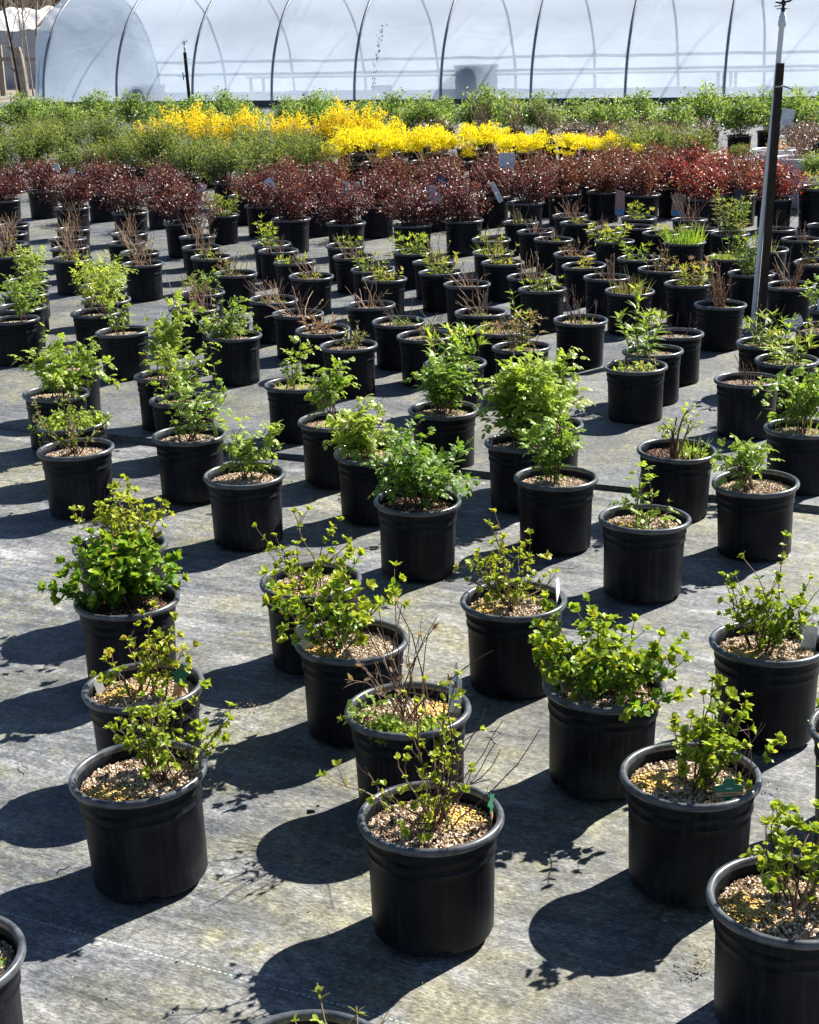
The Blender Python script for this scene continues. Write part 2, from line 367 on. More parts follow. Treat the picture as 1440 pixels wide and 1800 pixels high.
def soil_mesh(seed, nchip, mat, name='soil'):
    rng = np.random.default_rng(seed); q = QM()
    rad = np.array([.003, .03, .06, .085, .105, .1225]); seg = 28; th = np.arange(seg) * 2 * np.pi / seg
    Z = SOILZ + rng.normal(0, .0018, (6, seg)); Z[0] = SOILZ; Z += (.006 * (1 - (rad / .12) ** 2))[:, None]
    V = np.stack([rad[:, None] * np.cos(th), rad[:, None] * np.sin(th), Z], -1)
    i = np.arange(5)[:, None] * seg; j = np.arange(seg)[None]; j2 = (j + 1) % seg
    q.add(V, np.stack([i + j, i + j2, i + seg + j2, i + seg + j], -1), .12)
    n = nchip; r = .121 * np.sqrt(rng.random(n)); a = rng.random(n) * 6.283
    C = np.stack([r * np.cos(a), r * np.sin(a), SOILZ + .006 * (1 - (r / .12) ** 2) + rng.random(n) * .005], -1)
    base = np.array([[x, y, z] for z in (-.5, .5) for x, y in ((-.5, -.5), (.5, -.5), (.5, .5), (-.5, .5))])
    sz = np.stack([.0025 + .008 * rng.random(n) ** 1.8, .0018 + .0032 * rng.random(n), .0015 + .003 * rng.random(n)], -1)
    V = base[None] * sz[:, None, :] + rng.normal(0, .0005, (n, 8, 3))
    # random rotations
    qv = unit(rng.normal(size=(n, 4)) * np.array([1, .45, .45, 1])); w_, x, y, z = qv.T
    R = np.stack([np.stack([1 - 2 * (y * y + z * z), 2 * (x * y - z * w_), 2 * (x * z + y * w_)], -1), np.stack([2 * (x * y + z * w_), 1 - 2 * (x * x + z * z), 2 * (y * z - x * w_)], -1), np.stack([2 * (x * z - y * w_), 2 * (y * z + x * w_), 1 - 2 * (x * x + y * y)], -1)], 1)
    V = np.einsum('nij,nkj->nki', R, V) + C[:, None, :]
    F = np.arange(n)[:, None, None] * 8 + np.array([[3, 2, 1, 0], [4, 5, 6, 7], [0, 1, 5, 4], [1, 2, 6, 5], [2, 3, 7, 6], [3, 0, 4, 7]])[None]
    q.add(V.reshape(-1, 3), F.reshape(-1, 4), np.repeat(np.clip(rng.normal(.70, .26, n), 0, 1), 8))
    return q.mesh(name, mat, False)
SOIL_NEAR = [soil_mesh(s, 3000, CHIP) for s in range(4)]
SOIL_DARK = soil_mesh(9, 1800, DARKCHIP)
SOIL_FAR = [soil_mesh(20 + s, 420, CHIP) for s in range(2)]
def prill_mesh(seed, n, ox, oy):
    rng = np.random.default_rng(seed); q = QM()
    oct_ = np.array([[0, 0, -1], [1, 0, -.35], [0, 1, -.35], [-1, 0, -.35], [0, -1, -.35], [1, 0, .35], [0, 1, .35], [-1, 0, .35], [0, -1, .35], [0, 0, 1.0]])
    f = [[1, 2, 6, 5], [2, 3, 7, 6], [3, 4, 8, 7], [4, 1, 5, 8], [5, 6, 7, 8], [4, 3, 2, 1]]
    r = np.abs(rng.normal(0, .026, n)); a = rng.random(n) * 6.283
    C = np.stack([r * np.cos(a) * 1.2, r * np.sin(a), .0095 + rng.random(n) * .005], -1)
    rr = np.hypot(C[:, 0] + ox, C[:, 1] + oy); C = C[rr < .116]; n = len(C)
    V = oct_[None] * (.0021 + .0011 * rng.random(n))[:, None, None] + C[:, None]
    F = np.arange(n)[:, None, None] * 10 + np.array(f)[None]
    q.add(V.reshape(-1, 3), F.reshape(-1, 4), np.repeat(rng.random(n), 10)); return q.mesh('fertiliser', PRILL)

# ------------------------------------------------------------------ plants
UP = np.array([0, 0, 1.0])
def path(rng, p, d, length, n, wob, up=0.0):
    pts = [np.array(p, float)]; d = unit(d); s = length / n
    for _ in range(n):
        d = unit(d + rng.normal(0, wob, 3) + UP * up); pts.append(pts[-1] + d * s)
    return np.array(pts)
def at(pts, t):
    x = t * (len(pts) - 1); i = min(int(x), len(pts) - 2); f = x - i
    return pts[i] * (1 - f) + pts[i + 1] * f, unit(pts[i + 1] - pts[i])
def rand_perp(rng, d, n):
    a = rng.normal(size=(n, 3)); a -= (a @ d)[:, None] * d; return unit(a)

class Leafer:                                    # collects leaf parameters, then writes them in one go
    def __init__(s): s.P = []; s.D = []; s.U = []; s.L = []; s.W = []; s.T = []
    def add(s, P, D, U, L, W, T):
        n = len(P); s.P.append(P); s.D.append(D); s.U.append(np.broadcast_to(U, (n, 3)))
        for k, v in ((s.L, L), (s.W, W), (s.T, T)): k.append(np.broadcast_to(np.asarray(v, float), (n,)))
    def write(s, q, **kw):
        if s.P: leaves(q, np.concatenate(s.P), np.concatenate(s.D), np.concatenate(s.U), np.concatenate(s.L), np.concatenate(s.W), np.clip(np.concatenate(s.T), 0, 1), **kw)

def rosette(rng, lf, p, d, k, L, ratio, tint, open_=0.78):
    pr = rand_perp(rng, d, k); a = rng.normal(open_, .22, k)[:, None]
    D = d * np.cos(a) + pr * np.sin(a)
    l = L * rng.uniform(.6, 1.1, k)
    lf.add(np.repeat(p[None], k, 0), D, unit(d + UP * .4 + rng.normal(0, .15, 3)), l, l * ratio, tint + rng.normal(0, .13, k))

def spirea(rng, sq, lf, h=.22, r=.13, nst=12, L=.021, step=.026, t0=.3, kk=5, bias=.5, side=3, off=(0, 0), shoots=(), z0=SOILZ, ratio=.70, tips=.12):
    ends = []
    for i in range(nst):
        a = rng.random() * 6.283; rad = r * math.sqrt(rng.random()); ln = h * rng.uniform(.55, 1.05) * (1 - .25 * rad / max(r, .01))
        ends.append((a, rad, ln))
    for (sx, sy, sh) in shoots: ends.append((math.atan2(sy, sx), math.hypot(sx, sy), sh))
    for a, rad, ln in ends:
        b = np.array([off[0] + .018 * rng.normal(), off[1] + .018 * rng.normal(), z0])
        d = np.array([rad * math.cos(a), rad * math.sin(a), ln])
        P = path(rng, b, d, np.linalg.norm(d), 9, .16, .05)
        tt = rng.random(); tube(sq, P, .0025, .0009, 5, tt)
        subs = [(P, t0)]
        for _ in range(side):
            p, dd = at(P, rng.uniform(.3, .9)); pd = rand_perp(rng, dd, 1)[0]
            Q = path(rng, p, dd * .7 + pd * .75, h * rng.uniform(.14, .34), 5, .16, .05); tube(sq, Q, .0012, .0006, 4, tt); subs.append((Q, .15))
        for Q, s0 in subs:
            ql = np.linalg.norm(np.diff(Q, axis=0), axis=1).sum(); n = max(2, int(ql * (1 - s0) / step))
            for t in np.linspace(s0, 1, n):
                if rng.random() < .12: continue
                p, dd = at(Q, min(t + rng.uniform(-.02, .02), .999) if t > .05 else .05)
                rosette(rng, lf, p, dd, rng.integers(max(2, kk - 1), kk + 2), L * rng.uniform(.6, 1.1), ratio, bias + tips * (t - .6))
            p, dd = at(Q, .999); rosette(rng, lf, p, dd, kk + 2, L * .95, ratio, bias + tips * .6, .6)

def compound(rng, lf, p, d, L, tint, pairs=3):
    d = unit(d); s = unit(np.cross(d, UP + rng.normal(0, .25, 3))); u = np.cross(s, d)
    P, D = [], []
    for k in range(pairs):
        c = p + d * L * (.35 + .55 * k / pairs) - UP * (L * .12 * (k / pairs) ** 2)
        for sg in (-1, 1):
            P.append(c); D.append(s * sg * .9 + d * .45 - UP * .18 + rng.normal(0, .12, 3))
    P.append(p + d * L * .9 - UP * L * .12); D.append(d - UP * .25)
    n = len(P); l = L * .42 * rng.uniform(.75, 1.15, n)
    lf.add(np.array(P), np.array(D), u, l, l * .62, tint + rng.normal(0, .1, n))

def rose(rng, sq, lf, h=.22, r=.1, nst=4, L=.05, dens=1.25, t0=.3, bias=.5, off=(0, 0), lean=(0, 0), side=4, z0=SOILZ, thick=.0032, pairs=3, canes=()):
    lst = []
    for i in range(nst):
        a = rng.random() * 6.283; rad = r * rng.uniform(.2, 1.0)
        lst.append((rad * math.cos(a) + lean[0], rad * math.sin(a) + lean[1], h * rng.uniform(.7, 1.05)))
    lst += list(canes)
    for ex, ey, ln in lst:
        b = np.array([off[0] + .015 * rng.normal(), off[1] + .015 * rng.normal(), z0])
        d = np.array([ex, ey, ln]); P = path(rng, b, d, np.linalg.norm(d), 8, .12, .03)
        tt = rng.random(); tube(sq, P, thick, thick * .4, 6, tt)
        subs = [(P, t0, 1)]
        for _ in range(side):
            p, dd = at(P, rng.uniform(max(.2, t0 - .1), .95)); pd = rand_perp(rng, dd, 1)[0]
            Q = path(rng, p, dd * .55 + pd + UP * .25, (.05 + r * .6) * rng.uniform(.5, 1.1), 5, .14, .06); tube(sq, Q, thick * .45, .0008, 4, tt * .6 + .4); subs.append((Q, .2, 0))
        for Q, s0, main in subs:
            ql = np.linalg.norm(np.diff(Q, axis=0), axis=1).sum(); n = max(3, int(ql * (1 - s0) / .016 * dens))
            for t in np.linspace(s0, .999, n):
                p, dd = at(Q, t); pd = rand_perp(rng, dd, 1)[0]
                compound(rng, lf, p, dd * rng.uniform(.2, .7) + pd + UP * .15, L * rng.uniform(.5, 1.0), bias + .25 * (t - .5), pairs)

def lance(rng, sq, lf, h=.16, r=.1, nst=9, L=.07, ratio=.24, bias=.5, off=(0, 0), t0=.25, shoots=(), z0=SOILZ, step=.022, curl=.3):
    lst = []
    for i in range(nst):
        a = rng.random() * 6.283; rad = r * math.sqrt(rng.random()); lst.append((rad * math.cos(a), rad * math.sin(a), h * rng.uniform(.6, 1.05)))
    lst += list(shoots)
    for ex, ey, ln in lst:
        b = np.array([off[0] + ex * .45, off[1] + ey * .45, z0]); d = np.array([ex * .7, ey * .7, ln])
        P = path(rng, b, d, np.linalg.norm(d), 6, .07, .05); tube(sq, P, .0022, .0012, 5, rng.random())
        n = max(3, int(ln * (1 - t0) / step))
        for t in np.linspace(t0, .999, n):
            p, dd = at(P, t); pr = rand_perp(rng, dd, 2); op = 1.15 - .5 * t
            D = dd * math.cos(op) + pr * math.sin(op); l = L * rng.uniform(.6, 1.1, 2) * (1 - .25 * t)
            lf.add(np.repeat(p[None], 2, 0), D, UP + rng.normal(0, .2, 3), l, l * ratio, bias + .25 * (t - .5) + rng.normal(0, .12, 2))
        p, dd = at(P, .999); rosette(rng, lf, p, dd, 5, L * .7, ratio, bias + .2, .55)

def twig(rng, sq, lf, h=.16, r=.09, nst=11, leafy=0.0, lean=(0, 0), thick=.0024, z0=SOILZ, tuft=0, tuftL=.035, bias=.5, off=(0, 0), kink=.13, base=.045):
    for i in range(nst):
        a = rng.random() * 6.283; rad = r * math.sqrt(rng.random()); ln = h * rng.uniform(.4, 1.1)
        b = np.array([off[0] + base * rng.normal() * .6, off[1] + base * rng.normal() * .6, z0])
        d = np.array([rad * math.cos(a) + lean[0], rad * math.sin(a) + lean[1], ln])
        P = path(rng, b, d, np.linalg.norm(d), 7, kink, .03); tt = rng.random(); tube(sq, P, thick * rng.uniform(.7, 1.1), thick * .55, 5, tt)
        for _ in range(rng.integers(0, 3)):
            p, dd = at(P, rng.uniform(.35, .9)); pd = rand_perp(rng, dd, 1)[0]
            Q = path(rng, p, dd + pd * .7, h * rng.uniform(.1, .3), 4, .15, .05); tube(sq, Q, thick * .45, thick * .3, 4, tt)
        for t in rng.uniform(.2, 1, int(leafy * 8)):
            p, dd = at(P, min(t, .99)); rosette(rng, lf, p, dd, 3, .02, .5, bias)
    for i in range(tuft):
        a = rng.random() * 6.283; rad = .095 * math.sqrt(rng.random())
        p = np.array([off[0] + rad * math.cos(a), off[1] + rad * math.sin(a), z0 + .004])
        rosette(rng, lf, p, unit(UP + rng.normal(0, .25, 3)), 6, tuftL * rng.uniform(.6, 1.2), .3, bias, .6)

def weed(rng, sq, lf, n=60, r=.1, L=.02, h=.03, bias=.5, off=(0, 0), z0=SOILZ, ratio=.5):
    for i in range(n):
        a = rng.random() * 6.283; rad = r * math.sqrt(rng.random())
        b = np.array([off[0] + rad * math.cos(a), off[1] + rad * math.sin(a), z0])
        P = path(rng, b, UP + rng.normal(0, .4, 3), h * rng.uniform(.3, 1.2), 4, .25); tube(sq, P, .0012, .0007, 4, .8)
        for t in (.4, .7, .99):
            p, dd = at(P, t); rosette(rng, lf, p, dd, 4, L * rng.uniform(.6, 1.1), ratio, bias)

def grass(rng, sq, lf, n=120, r=.08, h=.1, bias=.6, off=(0, 0), z0=SOILZ, wid=.003):
    a = rng.random(n) * 6.283; rad = r * np.sqrt(rng.random(n))
    P = np.stack([off[0] + rad * np.cos(a), off[1] + rad * np.sin(a), np.full(n, z0)], -1)
    D = unit(np.stack([.5 * np.cos(a) * rad / r, .5 * np.sin(a) * rad / r, np.ones(n)], -1) + rng.normal(0, .25, (n, 3)))
    l = h * rng.uniform(.5, 1.1, n)
    lf.add(P, D, np.array([.2, 1, .1]), l, wid, bias + rng.normal(0, .2, n))
    for i in range(min(12, n // 8)): tube(sq, path(rng, P[i], D[i], l[i] * 1.1, 4, .1), .0012, .0006, 4, .9)

FUN = {'spirea': spirea, 'bush': spirea, 'rose': rose, 'lance': lance, 'twig': twig, 'weed': weed, 'grass': grass, 'dull': lance}
SHAPE = {'spirea': 'ovate', 'bush': 'ovate', 'rose': 'ovate', 'lance': 'lance', 'twig': 'lance', 'weed': 'ovate', 'grass': 'blade', 'dull': 'lance'}
LEAFMAT = {'spirea': 'spirea', 'bush': 'bush', 'rose': 'rose', 'lance': 'lance', 'twig': 'dull', 'weed': 'rose', 'grass': 'lance', 'dull': 'dull'}

# ------------------------------------------------------------------ the pots: x, y of the rim centre in the photograph, plants, label, extras
def P_(fun): return lambda mat=None, **k: (fun, k, mat)
SP, BU, RO, LA, TW, WE, GR, DU = [P_(k) for k in ('spirea', 'bush', 'rose', 'lance', 'twig', 'weed', 'grass', 'dull')]
POTS = [
 # the nearest pots
 (-107, 1692, [WE(n=16, r=.07, L=.016, h=.035, off=(.03, 0))], 'black pot with a tiny pale weed, cut off by the bottom left corner', {}),
 (538, 1888, [WE(n=34, r=.1, L=.017, h=.05, bias=.7), TW(h=.09, r=.15, nst=9, leafy=.9, bias=.3)], 'pot of trailing pale green shoots cut off by the bottom edge', {}),
 (251, 1360, [SP(h=.22, r=.11, nst=17, L=.016, bias=.5, kk=6, step=.03, t0=.35, off=(.05, .015), shoots=((.11, .02, .17), (.1, -.02, .14), (-.11, .03, .22), (-.08, .05, .19)))], 'nearest complete pot on the left, leafy yellow green twigs over golden pellets', {'prill': (-.055, -.055), 'tilt': (0, -2.2)}),
 (758, 1440, [SP(h=.19, r=.12, nst=9, L=.0145, bias=.6, step=.05, kk=4, t0=.35, side=3, shoots=((-.12, .02, .22), (-.10, .04, .26), (.15, .0, .30), (.12, .04, .27), (.07, .03, .27), (.17, -.02, .18), (-.05, .03, .25))), TW(h=.24, r=.17, nst=14, leafy=.1, thick=.0016, kink=.14, base=.03, bias=.5, mat='spirea')], 'frontmost pot in the middle, sparse reddish twigs and a green tag at its right rim', {'prill': (.035, .03), 'chips': 1}),
 (1388, 1583, [SP(h=.19, r=.12, nst=10, L=.019, bias=.5, kk=6, off=(.01, .01), shoots=((-.07, .02, .19), (.1, .05, .27)))], 'large looking pot cut off by the right edge at the bottom, golden pellets inside', {'prill': (-.065, .0)}),
 (1215, 1366, [SP(h=.17, r=.08, nst=9, L=.021, bias=.5, kk=6, off=(.012, -.015), shoots=((-.055, .03, .24), (-.04, .02, .2), (.17, -.02, .11), (.15, .03, .14), (.2, .0, .09), (.04, 0, .2))), TW(h=.15, r=.05, nst=4, off=(.06, .02), thick=.0015)], 'pot with a green and tan sign on its front rim and one branch reaching right', {'prill': (-.06, .015)}),
 (1546, 1283, [SP(h=.15, r=.08, nst=6, bias=.5, off=(-.04, -.03))], 'sliver of a pot at the right edge beside the pot with the green sign', {}),
 (255, 1210, [SP(h=.17, r=.11, nst=9, L=.018, bias=.66, kk=5, step=.03, shoots=((.0, .02, .22), (.1, .02, .2), (-.09, .0, .14)))], 'pot of bronze tipped twigs with a green star shaped tag, behind the left front pot', {'prill': (-.05, .01)}),
 (720, 1250, [TW(h=.28, r=.14, nst=19, leafy=.15, thick=.0018, kink=.13, bias=.8, lean=(.0, .02), base=.03), TW(h=.34, r=.04, nst=2, thick=.002, kink=.1, lean=(.03, .03), off=(.02, 0), base=.02), WE(n=46, r=.05, L=.018, h=.035, bias=.6, off=(-.04, -.07)), WE(n=30, r=.04, L=.018, h=.03, bias=.6, off=(.05, -.075)), WE(n=9, r=.02, L=.02, h=.1, bias=.6, off=(-.115, -.03))], 'pot of tall bare twigs with fresh weeds along its front rim and a white tag', {'prill': (.06, .03)}),
 (1058, 1205, [BU(h=.17, r=.20, nst=32, L=.022, bias=.6, kk=6, step=.02, tips=.35, off=(.0, .0), shoots=((-.05, .03, .25), (.03, .02, .24), (-.15, 0, .1), (.16, -.02, .13)))], 'rounded bushy green plant in a pot right of the pot of bare twigs', {}),
 (1350, 1134, [SP(h=.19, r=.13, nst=16, L=.018, bias=.42, step=.024, off=(-.01, .0), shoots=((-.02, .02, .31), (-.01, .03, .27), (-.12, .0, .17), (.15, .0, .16), (.17, .02, .12)))], 'upright leafy plant with one tall spire in a pot at the right, white tag behind', {'prill': (-.07, -.02)}),
 (222, 1057, [BU(h=.20, r=.2, nst=30, L=.029, bias=.42, kk=6, step=.022, t0=.3, ratio=.72, tips=.4)], 'broad dense green bush overflowing its pot, left of the photo', {'dark': 1}),
 (619, 1129, [BU(h=.24, r=.15, nst=15, L=.023, bias=.7, tips=.3, kk=5, step=.021, off=(-.03, .0), shoots=((-.2, .02, .2), (-.16, .0, .24), (.05, .02, .27), (.11, .0, .2)))], 'tall green shrub leaning left over its pot with a white tag at the left rim', {'prill': (-.075, -.02)}),
 (549, 1022, [SP(h=.21, r=.13, nst=11, L=.018, bias=.55, step=.032, side=2, shoots=((-.14, .03, .2), (.06, .02, .26)))], 'pot of thin reddish stems with small yellow leaves, half hidden behind the tall green shrub', {'prill': (-.08, -.02)}),
 (905, 1058, [SP(h=.21, r=.15, nst=14, L=.017, bias=.64, step=.03, side=3, off=(-.02, .0), shoots=((-.15, .02, .24), (.05, .02, .25)))], 'airy yellow leaved twigs over a bright golden patch of pellets, middle pot', {'prill': (-.075, .0)}),
 (213, 962, [SP(h=.20, r=.15, nst=18, L=.02, bias=.62, kk=5, shoots=((.1, .04, .25), (-.1, .02, .2)))], 'yellow green plant in the pot hidden behind the broad dense green bush', {'prill': (-.07, 0)}),
 (1132, 914, [RO(h=.2, r=.03, nst=1, L=.046, off=(-.01, 0), thick=.003, side=4, bias=.55), TW(h=.19, r=.02, nst=2, off=(.03, .0), leafy=.4), RO(h=.05, r=.07, nst=3, L=.045, side=2, bias=.5)], 'pot with a single thin leafy stem beside a bare one, right of middle', {'prill': (-.06, -.02)}),
 (1332, 850, [RO(h=.15, r=.1, nst=4, L=.055, t0=.45, side=5, thick=.006, bias=.5, off=(-.01, -.01))], 'small rose like plant on a short thick trunk in the pot at the right', {}),
 (732, 882, [RO(h=.2, r=.13, nst=9, L=.05, side=5, bias=.22, t0=.35, off=(.01, .0), canes=((.16, 0, .2), (-.12, 0, .22)))], 'deep green rose bush with several bare stems over dark mulch, middle of the photo', {'dark': 1}),
 (977, 842, [RO(h=.19, r=.07, nst=6, L=.05, side=5, bias=.4, t0=.15, off=(-.015, 0))], 'upright green rose in the pot in front of the two biggest rose bushes', {}),
 (431, 836, [RO(h=.14, r=.06, nst=3, L=.052, side=3, bias=.6, off=(.01, 0), canes=((.16, .02, .15), (-.03, .02, .19), (.12, 0, .11)))], 'pot whose pale rose arches out to the right, left of middle', {}),
 (1187, 793, [RO(h=.19, r=.035, nst=4, L=.03, side=3, t0=.55, thick=.0055, bias=.75), WE(n=16, r=.05, L=.022, h=.06, off=(.07, 0)), GR(n=30, r=.06, h=.08, off=(.05, 0))], 'pot with stubby tan stems topped by tiny leaf tufts and weeds at the right', {'dark': 1}),
 (135, 791, [TW(h=.24, r=.16, nst=8, leafy=1.7, thick=.0026, kink=.2, base=.012), SP(h=.22, r=.15, nst=7, L=.014, bias=.25, step=.024, side=4)], 'open spiky branches with small pale leaves in the pot at the left', {'near': 1}),
 (655, 797, [RO(h=.18, r=.08, nst=7, L=.055, side=5, bias=.75, t0=.1, off=(-.05, 0)), RO(h=.12, r=.05, nst=2, L=.05, side=2, bias=.5, off=(.08, 0))], 'bright lime green rose filling the left half of its pot, centre of the photo', {}),
 (333, 767, [RO(h=.24, r=.13, nst=6, L=.045, side=4, bias=.45, dens=.8, canes=((.14, 0, .2), (-.12, .02, .17)))], 'loose open rose on dark stems in a pot left of the arching rose', {}),
 (920, 780, [RO(h=.27, r=.15, nst=13, L=.062, side=6, bias=.62, t0=.2)], 'biggest rose bush, left of the pair, wide and bright green', {}),
 (960, 748, [RO(h=.25, r=.14, nst=9, L=.058, side=5, bias=.68, t0=.2), TW(h=.22, r=.13, nst=7, leafy=.9, off=(.05, .02))], 'big yellow green rose bush right behind the biggest rose bush', {}),
 (586, 742, [RO(h=.25, r=.08, nst=4, L=.05, side=6, bias=.5, t0=.55, thick=.004, off=(.0, -.02))], 'rose with a rounded leafy top on a bare stem, behind the lime green rose', {}),
 (780, 722, [RO(h=.2, r=.13, nst=8, L=.055, side=5, bias=.35, t0=.25), LA(h=.08, r=.1, nst=3, L=.04)], 'full green rose with a few browned stems directly behind the deep green rose', {}),
 (1410, 755, [RO(h=.19, r=.12, nst=6, L=.05, side=5, bias=.5), GR(n=30, r=.1, h=.08)], 'leafy rose in the pot cut off by the right edge, behind the short trunked plant', {}),
 (321, 705, [RO(h=.24, r=.1, nst=5, L=.05, side=5, bias=.7, off=(-.01, .0))], 'yellow green rose directly behind the loose open rose', {}),
 (521, 678, [RO(h=.19, r=.03, nst=2, L=.05, side=5, bias=.65, off=(-.01, 0)), GR(n=25, r=.07, h=.07)], 'narrow single stemmed rose standing upright in its pot, left of the round topped rose', {}),
 (96, 694, [RO(h=.2, r=.14, nst=8, L=.05, side=5, bias=.6, off=(.02, .0), canes=((-.14, 0, .2),))], 'spreading pale green rose behind the spiky branched pot at the left', {}),
 (133, 744, [WE(n=110, r=.125, L=.024, h=.06, bias=.7)], 'pot filled with a low mound of weeds, behind the spiky branches', {'near': 1}),
 (124, 648, [TW(h=.16, r=.08, nst=4, leafy=.6, off=(.03, 0))], 'mostly empty pot hidden behind the spreading pale rose at the left', {}),
 (291, 662, [RO(h=.3, r=.1, nst=5, L=.05, side=5, bias=.65, t0=.35, canes=((-.03, .02, .38), (.05, 0, .34)))], 'tallest thin rose at the left, rising above its neighbours', {}),
 (1315, 670, [TW(h=.15, r=.06, nst=9, lean=(-.05, 0), thick=.0026, base=.03), LA(h=.03, r=.06, nst=4, L=.035, off=(.06, 0))], 'pot with bare canes splayed left and a small green leaf, right side', {}),
 (1119, 646, [TW(h=.06, r=.06, nst=7), WE(n=26, r=.08, L=.022, h=.04, bias=.8), LA(h=.06, r=.04, nst=2, L=.035, bias=.9, off=(.05, -.03))], 'pot of low stubble and one yellowing leaf, in front of the tall lance leaved plant', {}),
 (1150, 619, [LA(h=.2, r=.15, nst=13, L=.075, bias=.55, off=(-.05, 0), shoots=((-.04, .0, .33), (-.03, .02, .26)))], 'tall lance leaved green plant with one high shoot, right of middle', {}),
 (1188, 589, [TW(h=.16, r=.12, nst=8, leafy=.1, thick=.0018, lean=(-.03, 0))], 'pot of curly bare twigs right behind the tall lance leaved plant', {}),
 (1384, 635, [LA(h=.15, r=.12, nst=12, L=.08, bias=.65), TW(h=.14, r=.02, nst=2, off=(.05, 0))], 'bright lance leaved plant in the front one of two pots near the right edge', {}),
 (1347, 605, [LA(h=.14, r=.12, nst=11, L=.07, bias=.5, off=(.02, 0)), TW(h=.2, r=.09, nst=12, lean=(.0, 0))], 'lance leaved plant with brown twigs, behind the bright one near the right edge', {}),
 (1449, 578, [LA(h=.05, r=.1, nst=8, L=.04), TW(h=.1, r=.03, nst=4, off=(-.06, 0), leafy=.3)], 'pot of low green leaves cut by the right edge beside the twiggy lance leaved plant', {}),
 (411, 592, [RO(h=.25, r=.03, nst=1, L=.06, t0=.7, side=2, thick=.005, off=(-.03, 0), bias=.5), RO(h=.1, r=.13, nst=8, L=.035, side=5, bias=.4)], 'thick single stem with a leafy top above low spreading foliage, left of middle', {}),
 (218, 584, [RO(h=.15, r=.09, nst=4, L=.045, side=3, bias=.45, dens=.8)], 'sparse small leaved rose in a pot, left, with dark soil showing', {}),
 (25, 564, [RO(h=.24, r=.07, nst=4, L=.05, side=4, bias=.5, off=(.04, .0))], 'leaning green rose in the front pot of the chain at the left edge', {}),
 (36, 542, [RO(h=.08, r=.09, nst=2, L=.04, side=2, bias=.5, off=(.05, 0))], 'second pot from the front in the chain at the left edge, few leaves', {}),
 (45, 518, [RO(h=.14, r=.1, nst=5, L=.045, side=4, bias=.55, off=(.03, 0))], 'third pot from the front in the chain at the left edge, leafy', {}),
 (49, 495, [RO(h=.19, r=.12, nst=7, L=.05, side=4, bias=.72, off=(.0, 0))], 'yellow green rose farthest back in the chain of roses at the left edge', {}),
 (170, 551, [RO(h=.28, r=.1, nst=4, L=.05, side=5, bias=.8, off=(.05, 0), canes=((-.13, 0, .2), (-.06, 0, .28)))], 'yellow green rose arching left on a pale cane, behind the sparse small leaved rose', {}),
 (187, 528, [RO(h=.16, r=.12, nst=6, L=.045, side=4, bias=.7)], 'leafy rose squeezed directly behind the rose arching left', {}),
 (181, 505, [RO(h=.16, r=.12, nst=7, L=.05, side=4, bias=.68, off=(.02, 0))], 'hindmost rose of the three in line left of the pot of fine bare twigs', {}),
 # the middle and far pots
 (251, 465, [TW(h=.2, r=.15, nst=20, thick=.0018, leafy=.15, lean=(-.01, 0))], 'pot of fine bare twigs with its whole dark side showing, upper left', {}),
 (246, 445, [TW(h=.13, r=.12, nst=12, thick=.0018)], 'twiggy pot directly behind the pot of fine bare twigs, upper left', {}),
 (222, 428, [TW(h=.15, r=.1, nst=11, thick=.002, lean=(-.02, 0))], 'twiggy pot shifted left, third back from the pot of fine bare twigs', {}),
 (228, 412, [TW(h=.15, r=.11, nst=15, thick=.002)], 'last of the four twiggy pots in line below the second front barberry', {}),
 (127, 456, [TW(h=.26, r=.12, nst=16, thick=.002, lean=(-.03, 0)), LA(h=.05, r=.09, nst=8, L=.04, bias=.65)], 'pot of tall tan twigs with pale green leaves at their base, upper left', {}),
 (124, 437, [TW(h=.13, r=.11, nst=9, thick=.002)], 'bare twig pot just behind the tall tan twigs, upper left', {}),
 (118, 421, [TW(h=.14, r=.1, nst=9, thick=.002, lean=(-.02, 0))], 'bare twig pot two back from the tall tan twigs, upper left', {}),
 (128, 404, [TW(h=.2, r=.08, nst=12, thick=.0022)], 'bare twig pot under the leftmost complete barberry of the front row', {}),
 (23, 397, [TW(h=.12, r=.09, nst=7)], 'twiggy pot farthest back in the chain at the upper left edge', {}),
 (17, 412, [TW(h=.16, r=.09, nst=12, thick=.0022)], 'thick brown twigs in the second farthest pot at the upper left edge', {}),
 (14, 430, [TW(h=.12, r=.09, nst=8)], 'twiggy pot second from the front at the upper left edge', {}),
 (10, 450, [TW(h=.15, r=.12, nst=10, leafy=1.0, bias=.55), WE(n=30, r=.1, L=.02, h=.05, bias=.6)], 'pot of leafy yellow green twigs at the upper left edge', {}),
 (340, 544, [TW(h=.17, r=.09, nst=20, thick=.0022, kink=.05, base=.08, tuft=4)], 'pot of dense straight brown stubs left of the thick single stem', {}),
 (355, 517, [RO(h=.12, r=.1, nst=5, L=.04, side=3, bias=.5)], 'leafy pot hidden behind the dense brown stubs', {}),
 (395, 567, [TW(h=.1, r=.1, nst=5)], 'pot tucked close behind the thick single stem with a leafy top', {}),
 (413, 482, [DU(h=.09, r=.11, nst=9, L=.045, bias=.55), TW(h=.12, r=.1, nst=6)], 'pot of dull brown green leaves, upper left of middle', {}),
 (371, 453, [LA(h=.07, r=.11, nst=6, L=.045, bias=.7), TW(h=.12, r=.1, nst=6)], 'pot of small light leaves behind the dull brown green one', {}),
 (354, 436, [TW(h=.15, r=.1, nst=10)], 'bare twig pot between the small light leaves and the farthest twigs', {}),
 (348, 417, [TW(h=.17, r=.1, nst=16, thick=.0022)], 'thick tan twigs in the pot left of the bushy pale shrub', {}),
 (479, 528, [TW(h=.14, r=.18, nst=14, thick=.002, lean=(-.05, 0), leafy=.1), WE(n=20, r=.09, L=.016, h=.03, bias=.4)], 'pot with pale twigs splayed far to the left, left of middle', {}),
